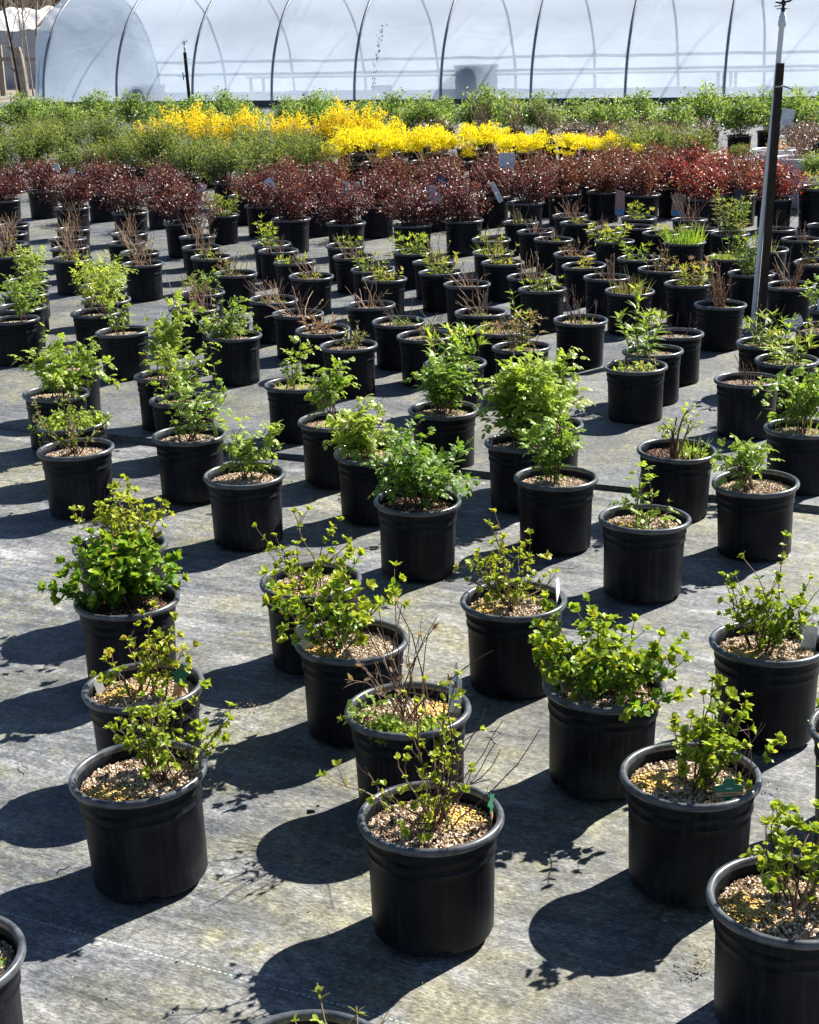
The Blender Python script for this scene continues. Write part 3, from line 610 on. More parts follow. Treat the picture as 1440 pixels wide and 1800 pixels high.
 (391, 379, [DU(h=.17, r=.17, nst=18, L=.055, bias=.3), LA(h=.15, r=.14, nst=8, L=.055, bias=.5)], 'pot of bushy pale green leaves in front of the barberries', {}),
 (523, 553, [TW(h=.16, r=.2, nst=11, thick=.0024, kink=.2), ], 'pot of curved drooping bare twigs, left of the middle', {}),
 (569, 581, [TW(h=.12, r=.1, nst=10, leafy=.4, bias=.9), DU(h=.08, r=.09, nst=7, L=.05, bias=.9)], 'pot of withered brown leaves behind the low grey green one', {}),
 (614, 609, [TW(h=.15, r=.1, nst=9, leafy=.3, bias=.35), DU(h=.07, r=.09, nst=8, L=.045, bias=.25, off=(.0, 0))], 'low grey green leaves in a pot with its whole dark side lit, middle', {}),
 (546, 487, [TW(h=.14, r=.16, nst=8, lean=(-.02, 0)), LA(h=.04, r=.07, nst=6, L=.035, bias=.7)], 'pot with a low tuft and two long crossing twigs, upper middle left', {}),
 (519, 462, [LA(h=.05, r=.1, nst=8, L=.05, bias=.6), TW(h=.1, r=.1, nst=5)], 'pot of short bright leaves behind the tuft with crossing twigs', {}),
 (489, 442, [TW(h=.1, r=.1, nst=6)], 'nearly empty pot behind the short bright leaves', {}),
 (478, 430, [LA(h=.15, r=.1, nst=10, L=.06, bias=.6, off=(-.03, 0), shoots=((-.03, 0, .22),))], 'lance leaved plant right of the bushy pale shrub', {}),
 (652, 538, [TW(h=.15, r=.1, nst=8, lean=(-.02, 0))], 'pot with a few bare upright twigs in the very middle', {}),
 (701, 567, [TW(h=.2, r=.12, nst=10, lean=(-.03, 0), thick=.0024), WE(n=24, r=.07, L=.016, h=.06, bias=.3, off=(.04, 0))], 'pot with long bare twigs leaning left over grey green sprouts', {}),
 (748, 592, [TW(h=.16, r=.14, nst=10), DU(h=.05, r=.08, nst=5, L=.04, off=(.03, 0))], 'pot of scattered twigs left of the dense lance leaved mound', {}),
 (802, 640, [LA(h=.17, r=.14, nst=18, L=.085, ratio=.28, bias=.55)], 'dense arching mound of lance leaves behind the full green rose', {}),
 (675, 492, [LA(h=.06, r=.12, nst=11, L=.05, bias=.75), TW(h=.11, r=.1, nst=7)], 'low bright leaves in a pot with a grey lit right side, upper middle', {}),
 (655, 475, [LA(h=.1, r=.12, nst=9, L=.05, bias=.5), TW(h=.13, r=.1, nst=6)], 'greener leaves in the pot just behind the grey lit one', {}),
 (622, 452, [TW(h=.12, r=.12, nst=11)], 'bare twig pot left of the greener leaves, upper middle', {}),
 (607, 433, [LA(h=.07, r=.1, nst=8, L=.05, bias=.6, off=(.02, 0)), TW(h=.13, r=.1, nst=7, off=(-.03, 0))], 'pot of twigs and small leaves in front of the middle barberries', {}),
 (725, 444, [LA(h=.13, r=.13, nst=16, L=.06, bias=.6)], 'lush rounded lance leaved plant in front of the tagged barberries', {}),
 (763, 462, [TW(h=.16, r=.1, nst=8, leafy=.5, bias=.4)], 'pot of thin leafy twigs between two lush lance leaved plants', {}),
 (776, 480, [LA(h=.12, r=.12, nst=13, L=.055, bias=.7), TW(h=.1, r=.12, nst=5, off=(.05, 0))], 'light green lance leaved plant second behind the splayed pale stems', {}),
 (821, 501, [TW(h=.12, r=.14, nst=10, lean=(-.03, 0), thick=.0024)], 'pot of pale stems splayed left with a grey lit side, upper middle', {}),
 (845, 551, [TW(h=.18, r=.12, nst=8, lean=(-.05, 0), thick=.0024), WE(n=10, r=.05, L=.014, h=.03)], 'pot with two long stems leaning left, right of middle', {}),
 (883, 581, [LA(h=.05, r=.08, nst=7, L=.045, bias=.85, off=(-.03, 0)), DU(h=.08, r=.08, nst=5, L=.04, bias=.7, off=(.04, 0)), TW(h=.12, r=.1, nst=5)], 'pot with yellow leaves behind the tall reddish plant', {}),
 (918, 612, [DU(h=.19, r=.12, nst=11, L=.055, bias=.72), LA(h=.2, r=.05, nst=3, L=.06, bias=.5, shoots=((-.02, 0, .29),)), TW(h=.2, r=.13, nst=6)], 'tall reddish brown leaved plant above the biggest rose bush', {}),
 (863, 422, [LA(h=.05, r=.09, nst=7, L=.045, bias=.7), TW(h=.13, r=.1, nst=5)], 'small leaved pot in front of the tall barberry pot', {}),
 (867, 445, [TW(h=.12, r=.11, nst=7), GR(n=40, r=.08, h=.12)], 'grassy twigs in the pot behind the leafy pot of yellow stalks', {}),
 (884, 463, [DU(h=.13, r=.09, nst=7, L=.05, bias=.35), LA(h=.03, r=.1, nst=8, L=.045, bias=.75)], 'pot of yellow green stalks and fallen leaves, upper right of middle', {}),
 (932, 488, [TW(h=.14, r=.1, nst=13, thick=.0024)], 'bare twig pot right of the yellow green stalks', {}),
 (954, 510, [LA(h=.08, r=.1, nst=9, L=.05, bias=.55), TW(h=.13, r=.1, nst=6, leafy=.4)], 'leafy pot between bare twig pots, right of middle', {}),
 (915, 392, [LA(h=.04, r=.07, nst=4, L=.035, off=(-.03, 0)), TW(h=.11, r=.1, nst=11)], 'small twiggy pot in front of the barberry with a white sleeve', {}),
 (943, 408, [TW(h=.1, r=.12, nst=11, lean=(.02, 0))], 'twiggy pot one step in front of the small twiggy one', {}),
 (972, 422, [TW(h=.09, r=.1, nst=7), LA(h=.02, r=.05, nst=3, L=.03)], 'almost bare pot two steps in front of the small twiggy one', {}),
 (1002, 380, [TW(h=.15, r=.13, nst=12)], 'pot of curving twigs in front of the reddish green barberry', {}),
 (1016, 393, [TW(h=.11, r=.1, nst=8), LA(h=.05, r=.05, nst=4, L=.04)], 'pot with a small leafy sprig behind the bright lance leaved mound', {}),
 (1063, 408, [TW(h=.12, r=.08, nst=10, kink=.06)], 'pot of stiff stubs right behind the bright lance leaved mound', {}),
 (1080, 425, [LA(h=.11, r=.15, nst=17, L=.065, bias=.7, off=(-.04, 0))], 'bright lance leaved mound leaning left over its pot, upper right', {}),
 (1010, 448, [TW(h=.1, r=.1, nst=12, leafy=.3, bias=.9)], 'pot of reddish twig litter left of the small bright tuft', {}),
 (1028, 468, [LA(h=.07, r=.06, nst=7, L=.045, bias=.85)], 'pot with one small bright tuft in its middle, upper right', {}),
 (1066, 489, [TW(h=.13, r=.06, nst=7, kink=.08), ], 'pot with a little bundle of upright twigs, upper right of middle', {}),
 (1106, 513, [GR(n=90, r=.09, h=.11, mat='dull', bias=.5), TW(h=.14, r=.11, nst=12)], 'brownish grassy clump in a grey lit pot, right of middle', {}),
 (1020, 564, [TW(h=.24, r=.14, nst=12, thick=.0026, lean=(-.01, 0)), GR(n=30, r=.08, h=.04)], 'pot of tall bare canes fanning out, left of the tall lance leaved plant', {}),
 (1122, 384, [LA(h=.13, r=.11, nst=9, L=.055, bias=.65), TW(h=.13, r=.1, nst=5)], 'upright light leaved plant in front of the right barberries', {}),
 (1117, 400, [TW(h=.03, r=.08, nst=3)], 'empty looking pot with only soil behind the bright lance leaved mound', {}),
 (1163, 411, [LA(h=.07, r=.09, nst=8, L=.055, bias=.75)], 'low star shaped light green tuft beside the empty looking pot', {}),
 (1212, 387, [TW(h=.17, r=.16, nst=14, thick=.0022, kink=.06)], 'stiff bare canes in front of the scarlet barberry', {}),
 (1206, 427, [GR(n=150, r=.11, h=.17, bias=.45, wid=.004), DU(h=.14, r=.08, nst=5, L=.05, bias=.3)], 'grassy green tuft in a grey lit pot left of the sprinkler pole', {}),
 (1125, 455, [LA(h=.1, r=.1, nst=8, L=.06, bias=.5, off=(-.03, 0))], 'leafy sprout in the pot left of the grassy green tuft', {}),
 (1160, 475, [TW(h=.17, r=.12, nst=9, leafy=.5, bias=.6)], 'leafy twigs in the pot behind the broad leafy pot', {}),
 (1210, 500, [LA(h=.1, r=.13, nst=13, L=.055, bias=.7), DU(h=.15, r=.12, nst=8, L=.05, bias=.7)], 'broad pot of mixed leaves behind the upright brush of twigs', {}),
 (1228, 404, [TW(h=.1, r=.1, nst=5)], 'pot hidden behind the grassy green tuft', {}),
 (1283, 412, [DU(h=.3, r=.15, nst=13, L=.06, bias=.3), LA(h=.22, r=.13, nst=7, L=.06, bias=.3)], 'tall pale leaved plant left of the sprinkler pole, in front of barberries', {}),
 (1278, 455, [WE(n=60, r=.1, L=.024, h=.06, bias=.8), TW(h=.12, r=.1, nst=6)], 'low yellow green leaves left of the sprinkler pole', {}),
 (1320, 482, [LA(h=.22, r=.12, nst=14, L=.05, bias=.25), DU(h=.28, r=.12, nst=9, L=.045, bias=.4)], 'tall dark green plant beside the foot of the sprinkler pole', {}),
 (1266, 537, [TW(h=.2, r=.06, nst=26, thick=.0022, kink=.05, lean=(-.02, 0), base=.03), WE(n=10, r=.03, L=.02, h=.02, off=(.05, 0))], 'upright brush of dense dark twigs in a pot left of the pole foot', {}),
 (1391, 503, [TW(h=.2, r=.15, nst=13, thick=.0024, lean=(-.03, 0), base=.03)], 'bare canes fanning wide in the pot right of the sprinkler pole', {}),
 (1366, 404, [TW(h=.16, r=.1, nst=9, thick=.0024, lean=(-.03, 0))], 'leaning pale twigs right of the pole, below the barberries', {}),
 (1350, 440, [TW(h=.1, r=.1, nst=7), GR(n=15, r=.06, h=.1)], 'twiggy pot touching the right side of the pole', {}),
 (1409, 422, [TW(h=.12, r=.08, nst=6)], 'pot with a few short twigs right of the pole', {}),
 (1437, 462, [LA(h=.14, r=.08, nst=6, L=.05, bias=.85, off=(.03, 0)), TW(h=.12, r=.1, nst=6, off=(-.05, 0))], 'pot with yellow leaves at the right edge level with the pole foot', {}),
 (1453, 397, [TW(h=.14, r=.1, nst=6)], 'pot cut by the right edge in front of the big black pot', {}),
 (1468, 545, [RO(h=.14, r=.1, nst=5, L=.045, side=3, bias=.4, off=(-.08, .02))], 'leafy pot with a small tag, cut by the right edge', {}),
]
KIND = {'spirea': 'potted_shrub', 'bush': 'potted_shrub', 'rose': 'potted_rose', 'lance': 'potted_perennial', 'twig': 'potted_shrub', 'weed': 'potted_weed', 'grass': 'potted_grass', 'dull': 'potted_perennial'}
POT_H = 0.230
pot_at = {}
for idx, (px, py, plants, label, ex) in enumerate(POTS):
    rng = np.random.default_rng(1000 + idx)
    near = py > 560 or ex.get('near'); vnear = py > 700
    x, y = spot(px, py, POT_H)
    tl = ex.get('tilt', (rng.normal(0, .9), rng.normal(0, .9)))
    root = thing(KIND[plants[0][0]], label, 'potted plant', (x, y, 0.003 if vnear else 0.004), (math.radians(tl[0]), math.radians(tl[1]), 0), 'potted plants standing in rows on the fabric')
    pot_at[label] = root
    spin = rng.random() * 6.28
    po = ob('pot', POT_ME[bool(vnear)], root, rot=(0, 0, spin)); ob('rim', RIM_ME[bool(vnear)], po)
    if ex.get('dark'): sm = SOIL_DARK
    else: sm = SOIL_NEAR[idx % 4] if near else SOIL_FAR[idx % 2]
    ob('soil', sm, root, rot=(0, 0, spin * 1.7))
    if 'prill' in ex:
        ob('fertiliser', prill_mesh(idx, 850, *ex['prill']), root, (ex['prill'][0], ex['prill'][1], SOILZ - .0015))
    sq = QM(); lq = {}; 
    for fun, kw, mat in plants:
        kw = dict(kw); fn = fun
        if not near:
            if fun == 'rose': kw['pairs'] = 2; kw['L'] = kw.get('L', .05) * 1.12
            if fun == 'twig':
                kw['h'] = kw.get('h', .16) * 1.25; kw['nst'] = int(kw.get('nst', 11) * 1.3) + 2; kw['thick'] = kw.get('thick', .0024) * 1.15
            if fun in ('lance', 'dull'):
                kw['h'] = kw.get('h', .16) * 1.1; kw['nst'] = int(kw.get('nst', 9) * 1.3)
        lf = Leafer(); FUN[fn](rng, sq, lf, **kw)
        mk = mat or LEAFMAT[fun]; q = lq.setdefault(mk, QM())
        cl = {'lance': .35, 'dull': .45}.get(fun, .22)
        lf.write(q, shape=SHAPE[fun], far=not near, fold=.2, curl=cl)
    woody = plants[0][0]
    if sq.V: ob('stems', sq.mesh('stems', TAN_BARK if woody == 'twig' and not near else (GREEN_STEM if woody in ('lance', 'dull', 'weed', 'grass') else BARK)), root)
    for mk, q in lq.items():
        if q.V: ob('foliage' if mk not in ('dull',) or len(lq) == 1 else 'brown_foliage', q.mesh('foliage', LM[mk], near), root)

# ------------------------------------------------------------------ plant tags stuck in the pots
WHITE = plain('white_tag_plastic', (0.72, 0.73, 0.75), 0.45, 0.06, 20)
GREENP = plain('green_tag_plastic', (0.02, 0.16, 0.085), 0.4, 0.15, 20)
TANP = plain('tan_tag_print', (0.50, 0.28, 0.14), 0.5, 0.2, 60)
GREYP = plain('grey_tag_print', (0.30, 0.30, 0.32), 0.5, 0.1, 40)
BLUEP = plain('blue_tag_print', (0.05, 0.22, 0.42), 0.45, 0.15, 40)
BROWNP = plain('photo_tag_print', (0.30, 0.19, 0.16), 0.5, 0.6, 90)
DARKP = plain('dark_tag_print', (0.03, 0.045, 0.07), 0.4, 0.2, 40)
def slab(q, poly, th=.0012):
    """a thin convex-ish outline in the x-z plane given as quads strip pairs (left, right) from bottom to top"""
    L = np.array([p[0] for p in poly]); R = np.array([p[1] for p in poly]); n = len(poly)
    f = []; V = []
    for side in (-th / 2, th / 2):
        for l, r in poly: V += [[l[0], side, l[1]], [r[0], side, r[1]]]
    for k in range(n - 1):
        a = 2 * k; b = 2 * n + 2 * k
        f += [[a, a + 1, a + 3, a + 2], [b + 1, b, b + 2, b + 3], [a, a + 2, b + 2, b], [a + 1, b + 1, b + 3, a + 3]]
    f += [[0, 2 * n, 2 * n + 1, 1], [2 * n - 2, 2 * n - 1, 4 * n - 1, 4 * n - 2]]
    q.add(V, f)
def sym(pts): return [((-w_, z), (w_, z)) for w_, z in pts]
def plant_tag(pot_label, off, label, pts, mat, yaw=0, lean=(0, 0), prints=(), z=SOILZ - .02, s=1.0):
    r = pot_at[pot_label]; b = r.location
    t = thing('plant_tag', label, 'tag', (b.x + off[0], b.y + off[1], b.z + z), (math.radians(lean[0]), math.radians(lean[1]), math.radians(yaw)), 'tags stuck in the pots', s)
    q = QM(); slab(q, sym(pts)); ob('blade', q.mesh('blade', mat, False), t)
    for nm, pm, pp in prints:
        q = QM(); 
        for rect in (pp if isinstance(pp, list) else [pp]):
            x0, x1, z0, z1 = rect
            slab(q, [((x0, z0), (x1, z0)), ((x0, z1), (x1, z1))], .0022)
        ob(nm, q.mesh(nm, pm, False), t)
    return t
LBL = [p[3] for p in POTS]
HANG = [(.004, 0), (.0125, .004), (.0125, .09), (.0125, .093), (.006, .100), (.0032, .103), (.0030, .117), (.0012, .131)]
plant_tag(LBL[8], (.098, .012), 'white hang tag with printed lines at the right rim of the bare twig pot', HANG, WHITE, 8, (-6, 4),
          (('picture', BROWNP, (-.0075, .0035, .079, .091)), ('print_lines', GREYP, [(-.009, .009, .0735 - .004 * k, .0747 - .004 * k) for k in range(5)] + [(-.005, .004, .05, .052)])), s=1.15)
SPADE = [(.002, 0), (.0035, .055), (.004, .06), (.02, .064), (.021, .083), (.011, .088), (.009, .097), (.006, .1)]
SIGN = [(.006, 0), (.008, .03), (.022, .031), (.0265, .036), (.0285, .05), (.0275, .0535), (.0115, .056), (.0105, .0625), (.0085, .067), (.0045, .0675)]
plant_tag(LBL[5], (.052, -.103), 'green and tan plant sign resting against the front rim', SIGN, GREENP, 6, (-8, 3),
          (('tan_band', TANP, (-.024, .0255, .0335, .0415)), ('grey_band', GREYP, (-.014, .016, .036, .0395)), ('pale_mark', WHITE, (-.005, .007, .0475, .0492))), z=SOILZ + .002, s=1.05)
STAR = [(.003, 0), (.004, .045), (.006, .05), (.017, .052), (.009, .062), (.0245, .073), (.0245, .076), (.0075, .078), (.0035, .094), (.0006, .098)]
plant_tag(LBL[7], (.076, -.018), 'green star shaped tag above a tan stake in the bronze twig pot', STAR, GREENP, 12, (-4, 10), (('tan_stake', TANP, (-.013, .006, .02, .047)),), z=SOILZ - .005)
plant_tag(LBL[3], (.118, .006), 'green tag seen edge on at the right rim of the frontmost pot', STAR, GREENP, 72, (-3, 0), (('tan_stake', TANP, (-.006, .005, .01, .047)),), z=SOILZ - .01, s=.95)
BLADE = [(.004, 0), (.0125, .012), (.0135, .075), (.012, .082), (.008, .084)]
plant_tag(LBL[2], (.1, .045), 'white tag inside the right rim of the left front pot', BLADE, WHITE, -30, (-8, 14), (('print_lines', GREYP, [(-.009, .008, .066 - .004 * k, .0672 - .004 * k) for k in range(5)]),))
plant_tag(LBL[9], (-.095, -.012), 'white printed tag inside the left rim of the rounded bush', [(.006, 0), (.017, .01), (.017, .06), (.015, .066), (.010, .068)], WHITE, 14, (-22, -8), (('print_lines', GREYP, [(-.012, .012, .052 - .004 * k, .0533 - .004 * k) for k in range(6)]),))
plant_tag(LBL[12], (-.108, .004), 'bright white tag at the left rim of the shrub leaning left', BLADE, WHITE, 30, (-5, -8), s=1.15)
plant_tag(LBL[10], (.1, .02), 'white printed tag behind the tall spire at the right', [(.006, 0), (.018, .01), (.018, .075), (.016, .08), (.010, .082)], WHITE, -12, (-14, 6), (('print_lines', GREYP, [(-.013, .012, .062 - .0045 * k, .0634 - .0045 * k) for k in range(6)]),))
plant_tag(LBL[14], (.118, .016), 'narrow white tag standing at the right rim over the golden pellets', BLADE, WHITE, 68, (-4, 2), s=1.2)
plant_tag(LBL[15], (.06, .03), 'white tag almost hidden in the yellow green plant at the left', BLADE, WHITE, 0, (-10, 0))
plant_tag(LBL[7], (-.1, .02), 'plain pale tag inside the left rim of the bronze twig pot', BLADE, WHITE, 40, (-10, -8), s=.8)
plant_tag(LBL[42], (-.12, .06), 'torn white label beside the foot of the sprinkler pole', [(.02, 0), (.04, .006), (.046, .03), (.047, .05), (.03, .056)], WHITE, 5, (-20, -22), (('print_lines', GREYP, [(-.035, .03, .02, .024), (-.03, .038, .034, .038)]),), z=SOILZ + .02)
plant_tag(LBL[-1], (-.085, -.03), 'small white and blue tag at the right edge', BLADE, WHITE, 5, (-5, 0), (('blue_print', BLUEP, (-.009, .009, .02, .05)),), z=SOILZ, s=1.1)

# ------------------------------------------------------------------ barberries and other shrubs behind
def shrub_meshes(seed, kind, R, Hh, nleaf, L, ratio, mat, bark, ntw=26, base=.05, form='dome', spread=1.0, tint=(.5, .22), tmin=.18, grow=.5):
    """a stemmed crown: twigs from the soil to a lumpy dome, leaves all through it"""
    rng = np.random.default_rng(seed); sq = QM(); lq = QM(); lf = Leafer()
    per = max(3, nleaf // ntw)
    ph = rng.random(4) * 6.28
    for i in range(ntw):
        a = rng.random() * 6.283; u = math.sqrt(rng.random())
        lump = 1 + .16 * math.sin(3 * a + ph[0]) + .12 * math.sin(5 * a + ph[1])
        if form == 'dome': ex = R * u * lump; ez = Hh * (math.sqrt(max(.04, 1 - (u * .92) ** 2))) * rng.uniform(.72, 1.08)
        elif form == 'flat': ex = R * u * lump; ez = Hh * rng.uniform(.8, 1.02) * (1 - .25 * u ** 3)
        elif form == 'spike': ex = R * u * lump * .9; ez = Hh * rng.uniform(.6, 1.1) * (1 - .3 * u)
        else: ex = R * u * lump; ez = Hh * rng.uniform(.55, 1.0) * (1 - .45 * u * u)
        b = np.array([base * rng.normal() * .5, base * rng.normal() * .5, 0.0])
        d = np.array([ex * math.cos(a), ex * math.sin(a), ez])
        P = path(rng, b, d, np.linalg.norm(d), 6, .13, .04); tube(sq, P, .003, .001, 4, rng.random())
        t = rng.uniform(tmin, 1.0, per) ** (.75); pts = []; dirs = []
        for tt in t:
            p, dd = at(P, min(tt, .999)); pts.append(p); dirs.append(dd)
        pts = np.array(pts); dirs = np.array(dirs)
        sc = R * (.14 if form in ('dome', 'needle') else .085) * spread
        if form == 'spike': sc = R * .05
        pts = pts + rng.normal(0, sc, pts.shape) * (np.array([1, 1, .7]) if form != 'flat' else np.array([1.2, 1.2, .3]))
        pts[:, 2] = np.maximum(pts[:, 2], .01)
        rp = unit(rng.normal(size=pts.shape)); mixd = {'dome': .55, 'needle': 1.1, 'spike': .6, 'flat': .35}[form]
        D = unit(dirs * mixd + rp); U = unit(rng.normal(size=pts.shape) * .7 + UP)
        l = L * rng.uniform(.6, 1.2, len(pts))
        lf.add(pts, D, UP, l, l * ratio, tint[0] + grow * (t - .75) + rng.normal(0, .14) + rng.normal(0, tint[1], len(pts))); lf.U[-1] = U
    lf.write(lq, far=True, fold=.3, curl=.15)
    return sq.mesh('stems', bark), lq.mesh('foliage', LM[mat], False)
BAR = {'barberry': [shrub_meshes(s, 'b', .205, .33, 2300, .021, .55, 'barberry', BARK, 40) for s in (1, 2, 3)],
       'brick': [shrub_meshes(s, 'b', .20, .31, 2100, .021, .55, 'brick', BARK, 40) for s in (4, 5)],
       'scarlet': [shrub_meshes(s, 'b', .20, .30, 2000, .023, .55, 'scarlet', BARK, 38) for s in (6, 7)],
       'juniper': [shrub_meshes(s, 'j', .33, .40, 3600, .028, .36, 'juniper', BARK, 40, form='dome', spread=.8, tmin=.3, grow=1.3, tint=(.45, .2)) for s in (8, 9, 10)],
       'forsythia': [shrub_meshes(s, 'f', .33, .62, 1700, .032, .5, 'forsythia', TAN_BARK, 34, form='spike', tmin=.25, spread=1.0) for s in (11, 12)],
       'gold': [shrub_meshes(s, 'g', .33, .36, 2000, .030, .6, 'gold', TAN_BARK, 22, form='flat', tint=(.45, .25), tmin=.72, spread=1.25) for s in (13, 14, 15)],
       'orange': [shrub_meshes(16, 'o', .26, .34, 900, .034, .45, 'orange', BARK, 26)],
       'hedge': [shrub_meshes(s, 'h', .30, .56, 2600, .044, .5, 'hedge', TAN_BARK, 40, form='dome', tmin=.42, grow=.9) for s in (17, 18, 19)],
       'purple': [shrub_meshes(s, 'p', .33, .34, 650, .035, .5, 'purple', TAN_BARK, 44) for s in (20, 21)],
       'twiggy': [shrub_meshes(22, 't', .20, .62, 60, .03, .4, 'purple', TAN_BARK, 34, form='spike')]}
count = {}
def back_shrub(px, py, kind, label, name, group, s=1.0, sp=1.0, sz=1.0, potted=True, pot=POT_ME[False]):
    """px, py: centre of the pot rim in the photograph"""
    k = count.get(kind, 0); count[kind] = k + 1
    rng = np.random.default_rng(hash((px, py)) % 99991 if False else int(px * 7 + py * 131) % 99991)
    x, y = spot(px, py, POT_H * sp)
    root = thing(name, label, 'potted plant', (x, y, 0.004), (0, 0, 0), group)
    if potted:
        po = ob('pot', pot, root); po.scale = (sp,) * 3; ob('rim', RIM_ME[False], po)
        so_ = ob('soil', SOIL_FAR[k % 2], root); so_.scale = (sp,) * 3
    st, fo = BAR[kind][k % len(BAR[kind])]
    z = SOILZ * sp if potted else 0.02
    rz = rng.random() * 6.28
    for nm, me in (('stems', st), ('foliage', fo)):
        o = ob(nm, me, root, (0, 0, z), (0, 0, rz)); o.scale = (s, s, s * sz)
    return root
ORD = ['leftmost', 'second from the left', 'third from the left', 'fourth from the left', 'fifth from the left', 'sixth from the left', 'seventh from the left', 'eighth from the left', 'ninth from the left', 'tenth from the left', 'eleventh from the left', 'twelfth from the left', 'thirteenth from the left', 'fourteenth from the left', 'fifteenth from the left', 'sixteenth from the left', 'seventeenth from the left', 'eighteenth from the left', 'nineteenth from the left', 'twentieth from the left',
 'twenty-first from the left', 'twenty-second from the left', 'twenty-third from the left', 'twenty-fourth from the left', 'twenty-fifth from the left', 'twenty-sixth from the left', 'twenty-seventh from the left']
# barberries: front row, then the rows behind
rowA = [(8, 353, 'barberry'), (127, 366, 'barberry'), (229, 374, 'barberry'), (322, 392, 'barberry'), (512, 386, 'barberry'), (608, 393, 'barberry'), (725, 396, 'barberry'), (815, 388, 'barberry'), (925, 357, 'barberry'), (992, 342, 'brick'), (1062, 338, 'brick'), (1130, 343, 'brick'), (1240, 350, 'scarlet'), (1300, 343, 'brick'), (1362, 350, 'scarlet')]
for i, (px, py, k) in enumerate(rowA):
    col = {'barberry': 'dark red', 'brick': 'brick red', 'scarlet': 'bright scarlet'}[k]
    back_shrub(px, py, k, '%s barberry, %s in front barberry row' % (col, ORD[i]), 'potted_barberry', 'barberries in black pots', 1.22, 1.12)
rowB = [(75, 336, 'barberry'), (180, 340, 'barberry'), (285, 350, 'barberry'), (462, 362, 'barberry'), (560, 360, 'barberry'), (662, 362, 'barberry'), (765, 352, 'barberry'), (866, 346, 'barberry'), (955, 330, 'brick'), (1030, 325, 'brick'), (1100, 325, 'brick'), (1185, 330, 'scarlet'), (1265, 326, 'scarlet'), (1330, 325, 'brick')]
for i, (px, py, k) in enumerate(rowB):
    col = {'barberry': 'dark red', 'brick': 'brick red', 'scarlet': 'bright scarlet'}[k]
    back_shrub(px, py, k, '%s barberry, %s in second barberry row' % (col, ORD[i]), 'potted_barberry', 'barberries in black pots', 1.22, 1.12)
rowC = [(505, 338, 'brick'), (590, 336, 'brick'), (690, 334, 'brick'), (790, 328, 'brick'), (880, 322, 'brick'), (1070, 308, 'brick'), (1150, 310, 'brick'), (1225, 308, 'scarlet')]
for i, (px, py, k) in enumerate(rowC):
    back_shrub(px, py, k, 'rusty barberry, %s in last barberry row' % ORD[i], 'potted_barberry', 'barberries in black pots', 1.22, 1.12)
back_shrub(430, 345, 'brick', 'reddish brown shrub left of the grey tag between barberries', 'potted_shrub', 'mixed shrubs behind the barberries', .8, 1.1)
# the big black pot at the right edge
r = thing('potted_perennial', 'big black pot of pale green leaves at the right edge beside the last barberry', 'potted plant', (*spot(1444, 338, .30), .004), group='big pots at the right edge', scale=1.45)
po = ob('pot', POT_ME[False], r); ob('rim', RIM_ME[False], po); ob('soil', SOIL_FAR[0], r)
sq = QM(); lq = QM(); lf = Leafer(); lance(np.random.default_rng(3), sq, lf, h=.09, r=.13, nst=14, L=.05, bias=.75); lf.write(lq, far=True)
ob('stems', sq.mesh('stems', GREEN_STEM), r); ob('foliage', lq.mesh('foliage', LM['lance'], False), r)
# junipers
jun = [(20, 300), (75, 292), (150, 305), (215, 300), (-10, 268), (55, 262), (120, 268), (190, 275), (330, 312), (400, 322), (290, 300), (365, 290), (455, 308), (440, 285), (510, 300), (250, 284), (545, 312)]
jun.sort()
for i, (px, py) in enumerate(jun):
    back_shrub(px, py, 'juniper', 'olive feathery juniper, %s of the junipers behind dark barberries' % ORD[i], 'potted_juniper', 'junipers behind the barberries', 1.0 + .45 * ((i * 29) % 11) / 11, 1.1, .9 + .3 * ((i * 17) % 7) / 7)
# yellow flowering shrubs
fo = [(258, 262, .8), (300, 262, .95), (335, 258, 1.15), (372, 260, .95), (410, 260, .85), (445, 258, 1.0), (490, 258, .9), (525, 258, .85), (570, 256, .95), (610, 254, 1.1), (645, 254, 1.05)]
for i, (px, py, s) in enumerate(fo):
    back_shrub(px, py, 'forsythia', 'golden yellow shrub with upright sprays, %s in its row' % ORD[i], 'potted_forsythia', 'yellow flowering shrubs', s * .98, 1.1)
go = [(570, 292, 1), (615, 290, 1), (660, 286, 1), (705, 288, 1), (635, 272, .9), (685, 268, .95), (745, 284, 1), (795, 286, 1), (845, 286, 1), (895, 286, .95), (940, 284, .9), (770, 270, .9), (870, 270, .9), (930, 268, .7), (1005, 282, .85), (1048, 280, .75), (1080, 282, .8), (1102, 284, .6)]
go.sort()
for i, (px, py, s) in enumerate(go):
    back_shrub(px, py, 'gold', 'lemon yellow flat mound, %s of the yellow mounds' % ORD[i], 'potted_spirea', 'yellow mounds behind the barberries', s * (.72 + .3 * ((i * 29) % 11) / 11), 1.1, 1.0 + .35 * ((i * 17) % 7) / 7)
back_shrub(823, 262, 'gold', 'single small yellow tuft standing above the yellow mounds', 'potted_spirea', None, .36, 1.1, 2.6)
for i, (px, py, s) in enumerate([(380, 278, .8), (735, 256, .7), (1040, 262, .75)]):
    back_shrub(px, py, 'orange', 'orange brown tinted shrub %s' % ['among the junipers below the tall yellow sprays', 'between the yellow sprays and yellow mounds', 'above the right end of the yellow mounds'][i], 'potted_shrub', 'mixed shrubs behind the barberries', s, 1.1)
